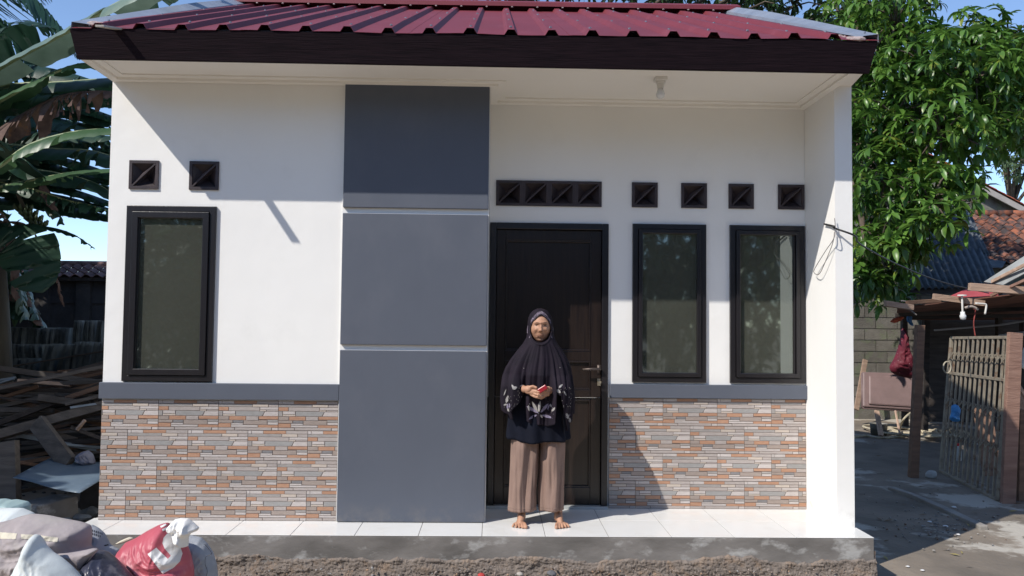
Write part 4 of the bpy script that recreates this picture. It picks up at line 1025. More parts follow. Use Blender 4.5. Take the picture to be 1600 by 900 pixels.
def banana_leaf(parent, path, wd, droop=(.5, .5), tears=8, m='banana', side=None, gap=.25, rag=.0, rib='midrib', tw=0, nseg=44, halves=(-1, 1)):
    P = smooth_path(path, 12); P = [P[int(i * (len(P) - 1) / nseg)] for i in range(nseg + 1)]
    b = MB(); r_ = BR
    for h in halves:
        cuts_ = sorted({0, nseg} | {r_.randrange(3, nseg - 2) for _ in range(tears)})
        for a, c in zip(cuts_, cuts_[1:]):
            dj = r_.uniform(-.22, .22) * (1.6 if tears > 10 else 1); sh = r_.uniform(-gap, gap); lk = r_.uniform(1 - rag, 1)
            rows = []
            for i in range(a, c + 1):
                t = i / nseg; d = (P[min(i + 1, nseg)] - P[max(i - 1, 0)]).normalized()
                sd = V(side).copy() if side else d.cross(V((0, 0, 1)))
                sd = (sd - d * sd.dot(d)).normalized(); up = sd.cross(d).normalized()
                if up.z < 0 and not side: up = -up
                w_ = wd / 2 * (sin(pi * min(1, t * .92 + .04)) ** .5) * lk
                e = (i - (a + c) / 2) / max(1, (c - a) / 2)
                dr = (droop[0] if h < 0 else droop[1]) + dj
                row = [P[i]]; q = P[i]
                for k in range(1, 6):
                    an = dr * (.35 + .65 * k / 5) + tw; st = w_ / 5
                    q = q + (sd * h * cos(an) - V((0, 0, 1)) * sin(an) * (1 if not side else .9)) * st + d * (-.05 * wd * .2 * k / 5) + d * sh * st * .35 * (k / 5)
                    tear = -d * e * .010 * k * (1 if tears else 0)
                    wob = up * .006 * sin(i * 1.7 + k)
                    row.append(q + tear + wob)
                rows.append(row)
            if len(rows) > 1: b.sheet(rows)
    o = b.build('leaf', M[m], parent, smooth=True)
    r = MB(); n_ = len(P); r.tube([p - V((0, 0, .008)) for p in P], [max(.003, .020 * (1 - .85 * i / n_)) * min(1.6, wd / .35) for i in range(n_)], 6); r.build('midrib', M[rib], o, smooth=True)
    return o
def stemmesh(parent, a, b_, r):
    s = MB(); s.tube(smooth_path([a, V(a).lerp(V(b_), .5) + V((.03, 0, 0)), b_], 6), [r * (1.1 - .035 * i) for i in range(13)], 14); s.build('pseudostem', M['stem'], parent, smooth=True)
# the plant whose leaves fill the upper left of the picture
b1 = empty('banana_plant', (-2.2, 2.3, -.3), 'large banana plant whose broad torn leaves fan out left of the house roof', 'plant')
A = lambda y, *pts: [at(p[0], p[1], y + (p[2] if len(p) > 2 else 0)) for p in pts]
stemmesh(b1, (-2.2, 2.3, -.35), tuple(at(-40, 330, 2.3)), .13)
banana_leaf(b1, A(1.6, (-70, 150, .5), (10, 98, .2), (110, 45, 0), (200, -5, -.2), (290, -45, -.4)), .54, (.1, 1.15), 3, 'banana_sheen', gap=.05)
banana_leaf(b1, A(1.9, (100, 70), (190, 22), (262, -12), (330, -48)), .40, (.3, .9), 3, 'banana', gap=.1)
banana_leaf(b1, A(1.7, (-60, 190, .4), (30, 140), (90, 110), (140, 98), (182, 118, .1)), .36, (-.1, 1.0), 4, 'banana_bright', gap=.1)
banana_leaf(b1, A(2.1, (-60, 150), (20, 132), (90, 128), (190, 122), (240, 135)), .42, (.7, .9), 5, 'banana', gap=.1)
banana_leaf(b1, A(2.0, (-50, 172, .2), (30, 150), (100, 146), (200, 150)), .45, (.9, 1.1), 6, 'banana', gap=.1)
banana_leaf(b1, A(1.8, (-60, 250), (20, 190), (90, 152), (150, 142), (215, 146)), .62, (1.35, 1.45), 26, 'banana_dead', gap=.9, rag=.55, rib='banana_dead')
banana_leaf(b1, A(1.5, (-60, 290), (0, 258), (45, 226), (110, 206), (180, 200), (240, 206)), .36, (.2, 1.05), 4, 'banana_bright', gap=.1)
banana_leaf(b1, A(2.3, (-60, 230), (0, 225), (80, 232), (150, 236), (220, 262)), .50, (.8, 1.0), 9, 'banana', gap=.3)
banana_leaf(b1, A(1.9, (-60, 300), (0, 290), (70, 276), (130, 266), (230, 262)), .30, (.3, .9), 4, 'banana_bright', gap=.1)
banana_leaf(b1, A(2.2, (-60, 270), (10, 262), (80, 268), (150, 286), (215, 330)), .42, (.6, .9), 9, 'banana', gap=.3)
banana_leaf(b1, A(2.2, (-20, 280), (55, 296), (105, 312), (150, 322), (210, 345)), .30, (.2, 1.25), 14, 'banana', gap=.55, rag=.3)
banana_leaf(b1, A(2.6, (-60, 215), (20, 205), (110, 208), (190, 214)), .5, (.9, 1.0), 12, 'banana', gap=.5, rag=.2)
banana_leaf(b1, A(2.8, (-60, 175), (30, 180), (120, 195), (200, 240)), .5, (.9, 1.1), 9, 'banana', gap=.3)
# the lower plant with the fruit
b2 = empty('banana_plant', (-2.75, 3.4, -.3), 'lower banana plant with a hanging fruit bunch and a drooping dark leaf', 'plant')
stemmesh(b2, (-2.75, 3.4, -.35), tuple(at(-12, 345, 3.4)), .14)
banana_leaf(b2, A(3.2, (-30, 362), (25, 352), (75, 354), (115, 366), (149, 389)), .17, (.7, .9), 5, 'banana', gap=.2)
banana_leaf(b2, A(2.9, (-10, 352), (28, 366), (48, 400), (66, 458)), .62, (.35, .35), 2, 'banana', side=(1, .4, .1), gap=.05)
banana_leaf(b2, A(3.3, (-20, 350), (40, 350, .3), (80, 410, .4), (100, 480, .4)), .16, (1.2, 1.3), 14, 'banana_dead', gap=.7, rag=.5, rib='banana_dead')
banana_leaf(b2, A(3.5, (-40, 300), (0, 330), (20, 380), (25, 470)), .40, (.9, 1.2), 9, 'banana_dead', gap=.6, rag=.4, rib='banana_dead')
banana_leaf(b2, A(3.7, (-60, 420), (-10, 400), (25, 430), (40, 500)), .5, (1.0, 1.2), 8, 'banana', gap=.3)
fb = MB(); fp = smooth_path(A(3.3, (26, 296), (33, 315), (42, 335), (52, 352)), 5); fb.tube(fp, .022, 7)
fbo = fb.build('fruit_stalk', M['stem'], b2, smooth=True)
M['fruit'] = mat('green_banana', (.05, .075, .03), None, 9, .5); fr_ = MB()
for i in range(4):
    c = at(36 + i * 8, 330 + i * 8, 3.3)
    for k in range(9):
        t = k / 9 * 2 * pi; d = V((cos(t), sin(t), 0)); f2 = MB(); f2.tube([c, c + d * .045 + V((0, 0, .005)), c + d * .08 + V((0, 0, .035)), c + d * .095 + V((0, 0, .075))], [.010, .018, .018, .006], 7); f2.build('banana', M['fruit'], b2, smooth=True)
for k in range(9):      # old dark leaves filling the shade of the clump
    px = -60 + k * 7; banana_leaf(b2, A(4.0 + .15 * k, (-90, 250 + 22 * k), (-20 + 6 * k, 232 + 24 * k), (50 + 10 * k, 262 + 26 * k), (90 + 9 * k, 330 + 22 * k)) if k < 2 else A(4.2 + .1 * k, (-90, 330 + 20 * k), (-40, 330 + 18 * k), (5 + 5 * k, 370 + 14 * k), (30 + 6 * k, 450 + 10 * k)), .5, (.9, 1.1), 7, 'banana' if k % 3 else 'banana_dead', gap=.4, rag=.2)
for k in range(15):
    y0_ = 105 + k * 15; banana_leaf(b1, A(3.0 + .12 * k, (-80, y0_ + 10), (10, y0_ - 6), (100, y0_ + 6), (200, y0_ + 40 - 6 * (k % 3))), .46, (.8, 1.0), 8, 'banana', gap=.35, rag=.15)
# palm like fronds at the top left corner
pf = empty('palm', (-3.6, 4.6, -.3), 'dark palm with narrow feathered leaflets in the top left corner', 'plant')
stemmesh(pf, (-3.6, 4.6, -.35), tuple(at(-90, 60, 4.6)), .11)
def frond(y, pts, ln, dr, n=34):
    P = smooth_path(A(y, *pts), 10); P = [P[int(i * (len(P) - 1) / n)] for i in range(n + 1)]; r = MB(); r.tube(P, [.018 * (1 - .8 * i / (n + 1)) for i in range(n + 1)], 6); o = r.build('frond', M['stem'], pf, smooth=True)
    l = MB()
    for i in range(2, n + 1):
        d = (P[i] - P[i - 1]).normalized(); sd = d.cross(V((0, 0, 1))).normalized()
        for s in (-1, 1):
            L_ = ln * sin(pi * (.15 + .8 * i / n)) ** .6; v = (d * .75 + sd * s * .65 + V((0, 0, -dr - BR.uniform(0, .3)))).normalized(); q = P[i]; w_ = V((0, 0, 1)).cross(v).normalized() * .030
            l.sheet([[q - w_ * .4, q + w_ * .4], [q + v * L_ * .4 - w_, q + v * L_ * .4 + w_], [q + v * L_ - w_ * .2 + V((0, 0, -.06)), q + v * L_ + w_ * .2 + V((0, 0, -.06))]])
    q = l.build('leaflets', M['banana'], o, smooth=True); q['kind'] = 'stuff'
frond(4.2, ((-120, 20), (-40, -20), (40, -15), (110, 60)), .62, .5)
frond(4.4, ((-120, 40), (-50, 20), (20, 40), (75, 125)), .66, .5)
frond(4.4, ((-120, 60), (-60, 60), (0, 100), (30, 190)), .6, .5)
frond(4.7, ((-120, 10), (-60, -40), (0, -60), (60, -40)), .7, .6)
# broad dark banana leaf in the top left corner
banana_leaf(b1, A(2.4, (-90, 170), (-30, 90), (35, 35), (88, 45)), .75, (.35, .7), 9, 'banana', gap=.35, rag=.1)

# banana plants outside the frame on the left (they shade the side yard)
bp = empty('banana_plant', (-3.6, -.2, -.3), 'banana plant in the clump at the left side of the yard', 'plant', 'banana clump left of the yard')
stemmesh(bp, (-3.6, -.2, -.35), (-3.6, -.2, 2.3), .13)
for k in range(9):
    t = k * 2.4; d = V((cos(t), sin(t), 0)); o = V((-3.6, -.2, 2.2)); banana_leaf(bp, [o, o + d * .35 + V((0, 0, .75)), o + d * .95 + V((0, 0, 1.05)), o + d * 1.7 + V((0, 0, .55))], .60, (.5, .5), 8, 'banana')
for x, y, r, s in ((-2.7, .9, 1.3, .95), (-4.6, .9, 2.2, 1.1), (-3.3, 2.1, 3.0, .95), (-4.4, -1.0, .6, 1.15), (-5.4, 2.4, 4.0, 1.1), (-4.2, 3.6, 5.0, 1.1), (-5.6, .1, 2.9, 1.25)):
    c = copy_tree(bp); c.location = (x, y, -.3); c.rotation_euler.z = r; c.scale = (s, s, s)
# ------------------------------------------------------------------ right hand yard
WD = {k: mat(n_, a, c, 7, .8, .6, 30, .2, stretch=(.35, 3, 3), rnd=.2, coord='Object') for k, n_, a, c in (
    ('pink', 'weathered_pinkish_wood', (.44, .31, .23), (.31, .21, .155)), ('brown', 'brown_wood', (.20, .12, .08), (.12, .075, .055)),
    ('grey', 'weathered_grey_wood', (.14, .12, .105), (.075, .066, .06)), ('dark', 'dark_old_wood', (.070, .058, .052), (.035, .03, .028)), ('red', 'red_brown_wood', (.27, .165, .125), (.185, .105, .08)))}
M['block'] = mat('cement_block', (.185, .172, .15), (.13, .12, .105), 6, .95, .7, 50, .1, rnd=.15, c3=(.16, .17, .12), s3=5)
M['asb'] = mat('dark_corrugated_cement', (.125, .142, .160), (.070, .082, .096), 5, .8, .5, 40, .2, c3=(.15, .17, .19), s3=9, t3=(.58, .7))
M['rooftile'] = mat('weathered_clay_tile', (.30, .105, .055), (.15, .075, .058), 8, .85, .5, 40, .2, rnd=.35, c3=(.060, .048, .047), s3=4, t3=(.42, .58))
M['orange_tile'] = mat('orange_clay_tile', (.45, .115, .05), (.33, .09, .045), 8, .8, .5, 40, .2, rnd=.25)
M['gate'] = mat('grey_green_gate_paint', (.27, .235, .18), (.18, .15, .115), 12, .6, .3, 60, .3, c3=(.14, .075, .042), s3=11, t3=(.55, .68))
M['leather'] = mat('mauve_brown_vinyl', (.19, .125, .12), (.15, .10, .095), 5, .55, .2, 30, .5)
M['rust'] = mat('rusty_sheet', (.17, .075, .05), (.09, .045, .035), 5, .8, .3, 20, .2)
def qbox(name, corners, th, m, parent=None, bevel=0, nrm=None):
    c = [V(q) for q in corners]; n_ = (c[1] - c[0]).cross(c[3] - c[0]).normalized() if nrm is None else V(nrm); b = MB()
    b.add([q for q in c] + [q + n_ * th for q in c], [(3, 2, 1, 0), (4, 5, 6, 7), (0, 1, 5, 4), (1, 2, 6, 5), (2, 3, 7, 6), (3, 0, 4, 7)])
    return b.build(name, m, parent, bevel=bevel)
def plank(p0, p1, wd, th, m, label, cat='plank', group=None, up=(0, 0, 1), name='plank'):
    b = MB(); b.beam(p0, p1, wd, th, up=up, jit=.003); return tag(b.build(name, m, bevel=.002), label, cat, group)

# block wall at the back
bw = empty('block_wall', (11, 8.5, -.3), 'bare grey cement block wall at the back of the right yard', 'wall')
b = MB(); b.box((0, 0, 0), (.386, .15, .186)); bme = b.mesh('block', M['block'])
for r in range(12):
    for i in range(15):
        x = 8.6 + .4 * i + (.2 if r % 2 else 0); link('block', bme, bw, (x, 8.4 + .004 * ((i * 7 + r * 3) % 3), -.3 + .2 * r))
b = MB(); b.box((8.6, 8.422, -.4), (15, 8.53, 2.1)); b.build('mortar_bed', M['plinth'], bw)
bm2 = empty('lean_to', (10, 7, -.3), 'dark corrugated cement sheet roof over the back of the right yard', 'shed')
def corr(name, A0, B0, C0, D0, n, amp, m, parent):
    """corrugated sheet: A0-B0 top edge, D0-C0 bottom edge"""
    b = MB(); rows = []
    for j in range(5):
        t = j / 4; row = []
        for i in range(n * 6 + 1):
            s = i / (n * 6); p = (A0.lerp(B0, s)).lerp(D0.lerp(C0, s), t); p = p + V((0, -.3, .95)) * amp * sin(2 * pi * i / 6); row.append(p)
        rows.append(row)
    b.sheet(rows); return b.build(name, m, parent, smooth=True, solid=.006)
corr('roof_sheet', at(1395, 330, 9.2), at(1512, 322, 9.2), at(1546, 398, 8.0), at(1418, 402, 8.0), 13, .028, M['asb'], bm2)
corr('roof_sheet', at(1380, 392, 8.1), at(1538, 390, 8.1), at(1562, 446, 7.0), at(1408, 452, 7.0), 15, .028, M['asb'], bm2)
qbox('patch', [at(1500, 400, 7.9), at(1572, 408, 7.9), at(1566, 418, 7.6), at(1520, 418, 7.6)], .01, M['asb'], bm2)
for px in (1412, 1560): b = MB(); p = at(px, 455, 7.1); b.beam((p.x, p.y, -.3), (p.x, p.y, p.z), .08, .08, up=(0, 1, 0)); b.build('post', WD['dark'], bm2)
b = MB(); b.beam(at(1405, 456, 7.1), at(1570, 452, 7.1), .06, .1); b.build('rafter', WD['dark'], bm2)

# clay tiled roof
th_ = empty('tiled_house', (12, 12, -.3), 'old house with a weathered clay tile roof, part blackened and part orange', 'house')
def tilemesh(m):
    b = MB(); rows = []
    for j in range(3):
        row = []
        for i in range(9):
            s = i / 8; h = .030 * sin(pi * 2 * s - .6) ; row.append(V((s * .235, j * .16 - (.0 if 1 < i < 7 else .02) * (j == 0), h + .018 * (1 - j / 2))))
        rows.append(row)
    b.sheet(rows); rows2 = [[q for q in rows[0]], [q - V((0, -.004, .020)) for q in rows[0]]]; b.sheet(rows2)
    return b.mesh('roof_tile', m, smooth=True)
tmeA = tilemesh(M['rooftile']); tmeB = tilemesh(M['orange_tile'])
o0 = at(1508, 409, 8.9); sl = radians(32)
cols_, rows_ = 12, 9
for r in range(rows_):
    for c in range(cols_):
        u = .24 * r; p = o0 + V((.215 * c - .01 * r, u * cos(sl), u * sin(sl)))
        link('roof_tile', tmeA, th_, p, (sl, 0, 0))
qbox('roof_deck', [o0 + V((-.05, .02, -.05)), o0 + V((3, .02, -.05)), o0 + V((3, .24 * 9.4 * cos(sl), .24 * 9.4 * sin(sl) - .05)), o0 + V((-.05, .24 * 9.4 * cos(sl), .24 * 9.4 * sin(sl) - .05))], .03, WD['dark'], th_, nrm=(0, 0, -1))
b = MB(); top = o0 + V((0, .24 * 9.2 * cos(sl), .24 * 9.2 * sin(sl)))
for i in range(9):
    rc = MB(); rc.tube([top + V((.32 * i - .1, 0, 0)), top + V((.32 * i + .24, 0, .012))], [.085, .075], 10); rc.build('ridge_tile', M['rooftile'], th_, smooth=True)
b = MB(); b.box((o0.x, o0.y + .3, -.3), (o0.x + 4, o0.y + .45, o0.z)); b.build('wall', M['block'], th_)
# gable behind
gh = empty('gabled_house', (14, 13, -.3), 'plastered gable with a pale barge board and bright orange roof tiles along its edge', 'house')
ga, gb_ = at(1505, 270, 13), at(1625, 334, 13)
pk = ga + (ga - gb_) * .5
lw_ = pk + V((-(gb_.x - pk.x), 0, gb_.z - pk.z))
b = MB(); b.add([(lw_.x, 13.25, -.3), (gb_.x, 13.25, -.3), (gb_.x, 13.25, gb_.z - .05), (pk.x, 13.25, pk.z - .05), (lw_.x, 13.25, lw_.z - .05)], [(0, 1, 2, 3, 4)]); b.build('gable_wall', M['block'], gh, solid=.1)
b = MB(); b.beam(pk + V((0, 0, -.12)), gb_ + V((0, 0, -.12)), .04, .13, up=(0, 0, 1)); b.build('barge_board', mat('pale_barge_board', (.42, .38, .35), None, 6, .7), gh)
sla = atan2(gb_.z - pk.z, gb_.x - pk.x); dd = (gb_ - pk).normalized(); n_t = int((gb_ - pk).length / .24)
for i in range(n_t):
    for k in range(3):
        o = link('roof_tile', tmeB, gh, pk + dd * .24 * (i + 1) + V((0, -.05 + .22 * k, .0)), None)
        o.rotation_mode = 'QUATERNION'
        ux = V((0, 1, 0)); uy = -dd; uz = ux.cross(uy)
        o.rotation_quaternion = Matrix(((ux.x, uy.x, uz.x), (ux.y, uy.y, uz.y), (ux.z, uy.z, uz.z))).to_quaternion()
qbox('roof_deck', [pk + V((0, 0, -.04)), gb_ + V((0, 0, -.04)), gb_ + V((0, 5, -.04)), pk + V((0, 5, -.04))], .04, M['rooftile'], gh)
qbox('roof_deck', [pk + V((0, 0, -.04)), lw_ + V((0, 0, -.04)), lw_ + V((0, 5, -.04)), pk + V((0, 5, -.04))], .04, M['rooftile'], gh)

# rough shed: posts, roof sheets and battens
shed = empty('shed', (8.5, 5, -.3), 'ramshackle open shed of old posts and battens with a rusty roof at the right', 'shed')
qbox('roof_panel', [at(1402, 482, 3.5), at(1660, 452, 2.7), at(1660, 500, 8.0), at(1400, 500, 8.0)], .012, M['rust'], shed, nrm=(0, 0, 1))
def part_beam(name, y0_, a, y1_, b_, wd, th, m, up=(0, 0, 1)):
    q = MB(); q.beam(at(*a, y0_), at(*b_, y1_), wd, th, up=up, jit=.004); return q.build(name, m, shed, bevel=.003)
part_beam('post', 3.17, (1437, 508), 3.17, (1427, 748), .085, .075, WD['brown'], (0, 1, 0))
part_beam('post', 6.0, (1447, 500), 6.0, (1444, 672), .08, .08, WD['dark'], (0, 1, 0))
part_beam('post', 6.2, (1600, 500), 6.2, (1596, 690), .09, .09, WD['dark'], (0, 1, 0))
part_beam('batten', 3.15, (1383, 474), 3.2, (1426, 480), .05, .06, WD['pink'])
part_beam('batten', 3.35, (1417, 473), 3.4, (1468, 470), .05, .045, WD['brown'])
part_beam('batten', 3.2, (1458, 463), 3.1, (1538, 474), .05, .065, WD['pink'])
part_beam('batten', 2.75, (1514, 448), 2.7, (1598, 454), .06, .08, WD['pink'])
part_beam('batten', 2.9, (1548, 462), 2.3, (1640, 420), .03, .03, WD['red']); part_beam('batten', 3.1, (1560, 458), 2.5, (1640, 426), .03, .03, WD['brown']); part_beam('batten', 3.2, (1572, 466), 2.4, (1650, 436), .03, .04, WD['brown'])
part_beam('batten', 3.1, (1550, 440), 2.2, (1640, 394), .025, .03, WD['pink']); part_beam('batten', 4.2, (1400, 492), 4.4, (1640, 480), .05, .05, WD['dark']); part_beam('batten', 5.4, (1400, 497), 5.4, (1640, 492), .05, .05, WD['dark'])
qbox('roof_panel', [at(1538, 441, 3.3), at(1568, 446, 2.9), at(1650, 402, 2.2), at(1615, 392, 2.9)], .008, mat('pale_fibre_sheet', (.36, .37, .36), (.25, .26, .26), 6, .8, .3, 30), shed)
qbox('roof_panel', [at(1478, 466, 3.5), at(1560, 462, 3.4), at(1556, 448, 4.2), at(1510, 452, 4.2)], .006, mat('faded_red_sheet', (.42, .07, .075), None, 5, .6), shed)
qbox('added_shade_panel', [at(1604, 470, 4.0), at(1680, 470, 4.0), at(1680, 760, 4.0), at(1604, 720, 4.0)], .02, WD['dark'], shed)  # added panel outside the frame, keeps the shed interior dark
qbox('back_shade_sheet', [at(1441, 500, 8.1), at(1680, 500, 8.1), at(1680, 680, 8.1), at(1441, 668, 8.1)], .02, WD['dark'], shed)  # dark sheet standing in for the shade at the back of the shed
wt = MB(); wt.tube([at(1460, 516, 6.5), at(1560, 508, 5.6), at(1640, 495, 5.0)], .015, 6); wt.build('pole', mat('pale_pipe', (.5, .5, .5), None, 5, .4), shed)
qbox('light_strip', [at(1560, 523, 5), at(1640, 512, 4.6), at(1640, 521, 4.6), at(1560, 528, 5)], .01, M['sack_white'], shed)
# door post and plywood
plank(at(1586, 520, 2.0), at(1574, 788, 2.0), .125, .05, WD['red'], 'broad red brown timber post at the right edge of the lattice gate', 'post', up=(0, 1, 0), name='gate_post')
qbox('o', [at(1591, 610, 2.25), at(1700, 612, 2.0), at(1700, 800, 2.0), at(1588, 776, 2.25)], .012, WD['pink']).name = 'plywood_board'
tag(bpy.data.objects['plywood_board'], 'light brown plywood board standing at the right edge beside the gate post', 'board')
plank(at(1597, 640, 2.1), at(1594, 790, 2.1), .05, .035, WD['brown'], 'thin upright strut in front of the plywood board', up=(0, 1, 0))
plank(at(1590, 600, 2.1), at(1612, 636, 2.1), .03, .03, WD['pink'], 'short diagonal batten beside the top of the plywood board', up=(0, 1, 0))
o, mb = pillow('cloth', [(1600, 540), (1640, 540), (1640, 590), (1592, 574), (1596, 556)], 2.1, .03, M['sack_white'], n=50, wr=.01); tag(o, 'white cloth hanging at the right edge above the plywood board', 'cloth')

# folding lattice gate
gate = empty('lattice_gate', atz(1515, 760, -.3), 'old grey folding lattice gate leaning beside the shed with a blue bag on it', 'gate')
g00, g10, g11, g01 = at(1470, 735, 3.5), at(1560, 782, 2.08), at(1578, 527, 2.08), at(1487, 528, 3.5)
G2 = lambda u, v: (g00.lerp(g10, u)).lerp(g01.lerp(g11, u), v)
for (a, c, w_) in (((0, 0), (1, 0), .045), ((0, .735), (1, .735), .030), ((0, 1), (1, 1), .03), ((0, 0), (0, 1), .04), ((1, 0), (1, 1), .06)):
    b = MB(); b.beam(G2(*a), G2(*c), w_, .03, up=(1, 0, .0) if a[0] == c[0] else (0, 0, 1)); b.build('gate_frame', M['gate'], gate, bevel=.003)
gn = (g10 - g00).cross(V((0, 0, 1))).normalized()
for i in range(1, 12):
    u = i / 12
    for s, (va, vb) in enumerate(((.01, .725), (.745, .99))):
        b = MB(); b.beam(G2(u, va) , G2(u, vb), .026, .016, up=gn); b.build('bar', M['gate'], gate)
for vc in (.30, .52, .86):
    for i in range(0, 12):
        for s in (1, -1):
            b = MB(); b.beam(G2(i / 12, vc - s * .028) + gn * .016 * s, G2((i + 1) / 12, vc + s * .028) + gn * .016 * s, .014, .005, up=gn); b.build('lattice_bar', M['gate'], gate)
b = MB(); b.tube(smooth_path([at(1480 + 6 * cos(t), 574 + 9 * sin(t), 3.45) for t in [k * .6 for k in range(12)]], 3), .008, 6); tag(b.build('rope_loop', mat('pale_rope', (.42, .38, .30), None, 20, .8), smooth=True), 'pale rope loop tied round the upper left corner of the lattice gate', 'rope')
o, mb = pillow('bag', [(1486, 634), (1492, 631), (1498, 634), (1501, 640), (1499, 650), (1500, 659), (1488, 659), (1483, 654), (1486, 645)], 2.9, .03, mat('bright_blue_plastic', (.06, .28, .60), (.04, .2, .5), 30, .35, .5, 60), n=50, wr=.01); tag(o, 'small bright blue plastic bag hanging on the lattice gate', 'bag')
bt_ = empty('bottle', at(1497, 722, 3.6), 'white plastic bottle with a red cap behind the lattice gate', 'bottle')
c0 = at(1497, 720, 3.6); b = MB(); b.tube([c0 + V((0, 0, z)) for z in (0, .01, .12, .15, .17)], [.03, .036, .036, .02, .016], 12); b.build('body', M['sack_white'], bt_, smooth=True); b = MB(); b.tube([c0 + V((0, 0, .17)), c0 + V((0, 0, .20))], .018, 10); b.build('cap', mat('red_cap', (.6, .03, .04), None, 5, .4), bt_)
plank(at(1535, 640, 3.7), at(1556, 776, 3.2), .22, .02, WD['brown'], 'brown board leaning behind the bars of the lattice gate', up=(0, 1, 0))
b = MB(); c0 = atz(1455, 747, -.3); b.ell(c0 + V((0, 0, .04)), (.07, .055, .05), 7, 5, fn=lambda p, u: V((max(-.055, min(.055, p.x)), max(-.04, min(.04, p.y)), max(-.04, min(.04, p.z + .2 * p.x)))))
tag(b.build('stone', mat('pale_grey_stone', (.42, .43, .43), (.3, .31, .31), 14, .8, .4, 40), bevel=.004), 'pale squared stone lying left of the foot of the lattice gate', 'stone')

# things hanging and leaning in the shed
hb_ = empty('hanging_lamp', at(1503, 461, 3.08), 'unlit white bulb hanging on a straight cord from the shed batten', 'lamp')
c0 = at(1503, 461, 3.08); c1 = at(1504, 487, 3.08); c2 = at(1505, 500, 3.08)
b = MB(); b.tube([c0 + V((0, 0, -.01)), c0 + V((0, 0, .004))], .045, 14); b.build('ceiling_rose', M['plastic'], hb_)
b = MB(); b.tube([c0, c1], .010, 8); b.build('cord', M['plastic'], hb_)
b = MB(); b.tube([c1, c1.lerp(c2, .3), c1.lerp(c2, .5), c2.lerp(c1, .1), c2], [.022, .024, .034, .028, .008], 12); b.build('bulb', M['bulb'], hb_, smooth=True)
b = MB(); b.tube(smooth_path([at(1524, 474, 3.0), at(1538, 475, 3.0), at(1541, 478, 3.0), at(1539, 491, 3.0)], 4), .010, 8); tag(b.build('pipe', M['plastic'], smooth=True), 'short bent white pipe under the end of the shed batten', 'pipe')
b = MB(); b.tube(smooth_path([at(1521, 483, 3.1), at(1524, 486, 3.1), at(1521, 505, 3.1), at(1524, 526, 3.1)], 5), .011, 7, flat=.4); tag(b.build('strap', mat('dull_red_strap', (.30, .06, .05), None, 9, .7), smooth=True), 'dull red strap hanging from the shed beside the unlit bulb', 'strap')
b = MB(); b.tube(smooth_path([at(1508, 481, 3.05), at(1516, 479, 3.05), at(1522, 480, 3.05), at(1528, 484, 3.05)], 5), .014, 7); tag(b.build('rope_knot', mat('pale_knot', (.4, .34, .3), None, 20, .8), smooth=True), 'pale knotted cord at the top of the dull red strap', 'rope')
o, mb = pillow('bag', [(1409, 512), (1414, 512), (1418, 535), (1421, 552), (1430, 574), (1434, 586), (1424, 592), (1405, 588), (1392, 582), (1389, 574), (1398, 558), (1405, 538)], 6.0, .10, mat('maroon_cloth_bag', (.13, .010, .024), (.08, .008, .018), 9, .7, .4, 30, c3=(.45, .3, .33), s3=28, t3=(.64, .70)), n=80, wr=.03)
tag(o, 'maroon patterned bag hanging on the block wall above the vinyl headboard', 'bag')
o, mb = pillow('cloth', [(1390, 503), (1396, 497), (1408, 494), (1414, 496), (1406, 502), (1398, 505)], 4.8, .02, mat('orange_red_cloth', (.50, .10, .05), None, 20, .8), n=40, wr=.01); tag(o, 'orange red cloth scrap hanging under the tree at the shed corner', 'cloth')
o, mb = pillow('cloth', [(1417, 491), (1424, 492), (1424, 502), (1428, 510), (1422, 508), (1416, 500)], 4.6, .015, mat('blue_cloth', (.06, .17, .36), None, 20, .7), n=40, wr=.01); tag(o, 'small blue cloth hanging beside the shed corner post', 'cloth')
for i, (a, c) in enumerate((((1408, 470), (1424, 478)), ((1412, 482), (1432, 492)))):
    b = MB(); b.tube([at(*a, 3.4), at((a[0] + c[0]) / 2, (a[1] + c[1]) / 2 - 3, 3.4), at(*c, 3.4)], .008, 6); tag(b.build('wire', M['cable_grey']), ('upper' if i == 0 else 'lower') + ' loose grey wire end at the left corner of the shed roof', 'wire')
hd = empty('headboard', at(1390, 640, 7.0), 'mauve brown padded vinyl headboard leaning against the block wall', 'headboard')
hc = [at(1347, 637, 6.9), at(1440, 643, 6.7), at(1442, 586, 6.9), at(1347, 583, 7.1)]
qbox('panel', hc, .06, M['leather'], hd, bevel=.02)
def inset(c, k): m_ = sum(c, V((0, 0, 0))) / 4; return [q.lerp(m_, k) for q in c]
i1 = inset(hc, .16); i1 = [q + V((0, -.035, 0)) for q in i1]; qbox('cushion', i1, .06, M['leather'], hd, bevel=.025)
b = MB(); 
for k in range(4): b.tube([hc[k] + V((0, -.01, 0)), hc[(k + 1) % 4] + V((0, -.01, 0))], .018, 8)
b.build('piping', M['leather'], hd, smooth=True)
c0 = atz(1373, 680, -.3); bk = empty('bucket', c0, 'grey metal bucket on the ground under the vinyl headboard', 'bucket')
b = MB(); P = [[c0 + V((r * cos(t * pi / 12), r * sin(t * pi / 12), z)) for t in range(24)] for r, z in ((.001, .01), (.105, .01), (.11, 0), (.125, .17), (.132, .18), (.12, .175), (.10, .03), (.001, .03))]
b.sheet(P, closed=True); b.build('body', mat('dull_zinc', (.26, .25, .22), None, 12, .6, metal=.3), bk, smooth=True)
b = MB(); b.tube([c0 + V((.125 * cos(t), .125 * sin(t) * .5, .17 + .0 * sin(t) - .02 * abs(sin(t)))) for t in [k * pi / 8 for k in range(9)]], .004, 5); b.build('handle', M['steel'], bk)
plank(at(1370, 642, 6.2), at(1377, 681, 5.9), .07, .03, WD['pink'], 'short pinkish board leaning on the grey metal bucket', up=(0, 1, 0))
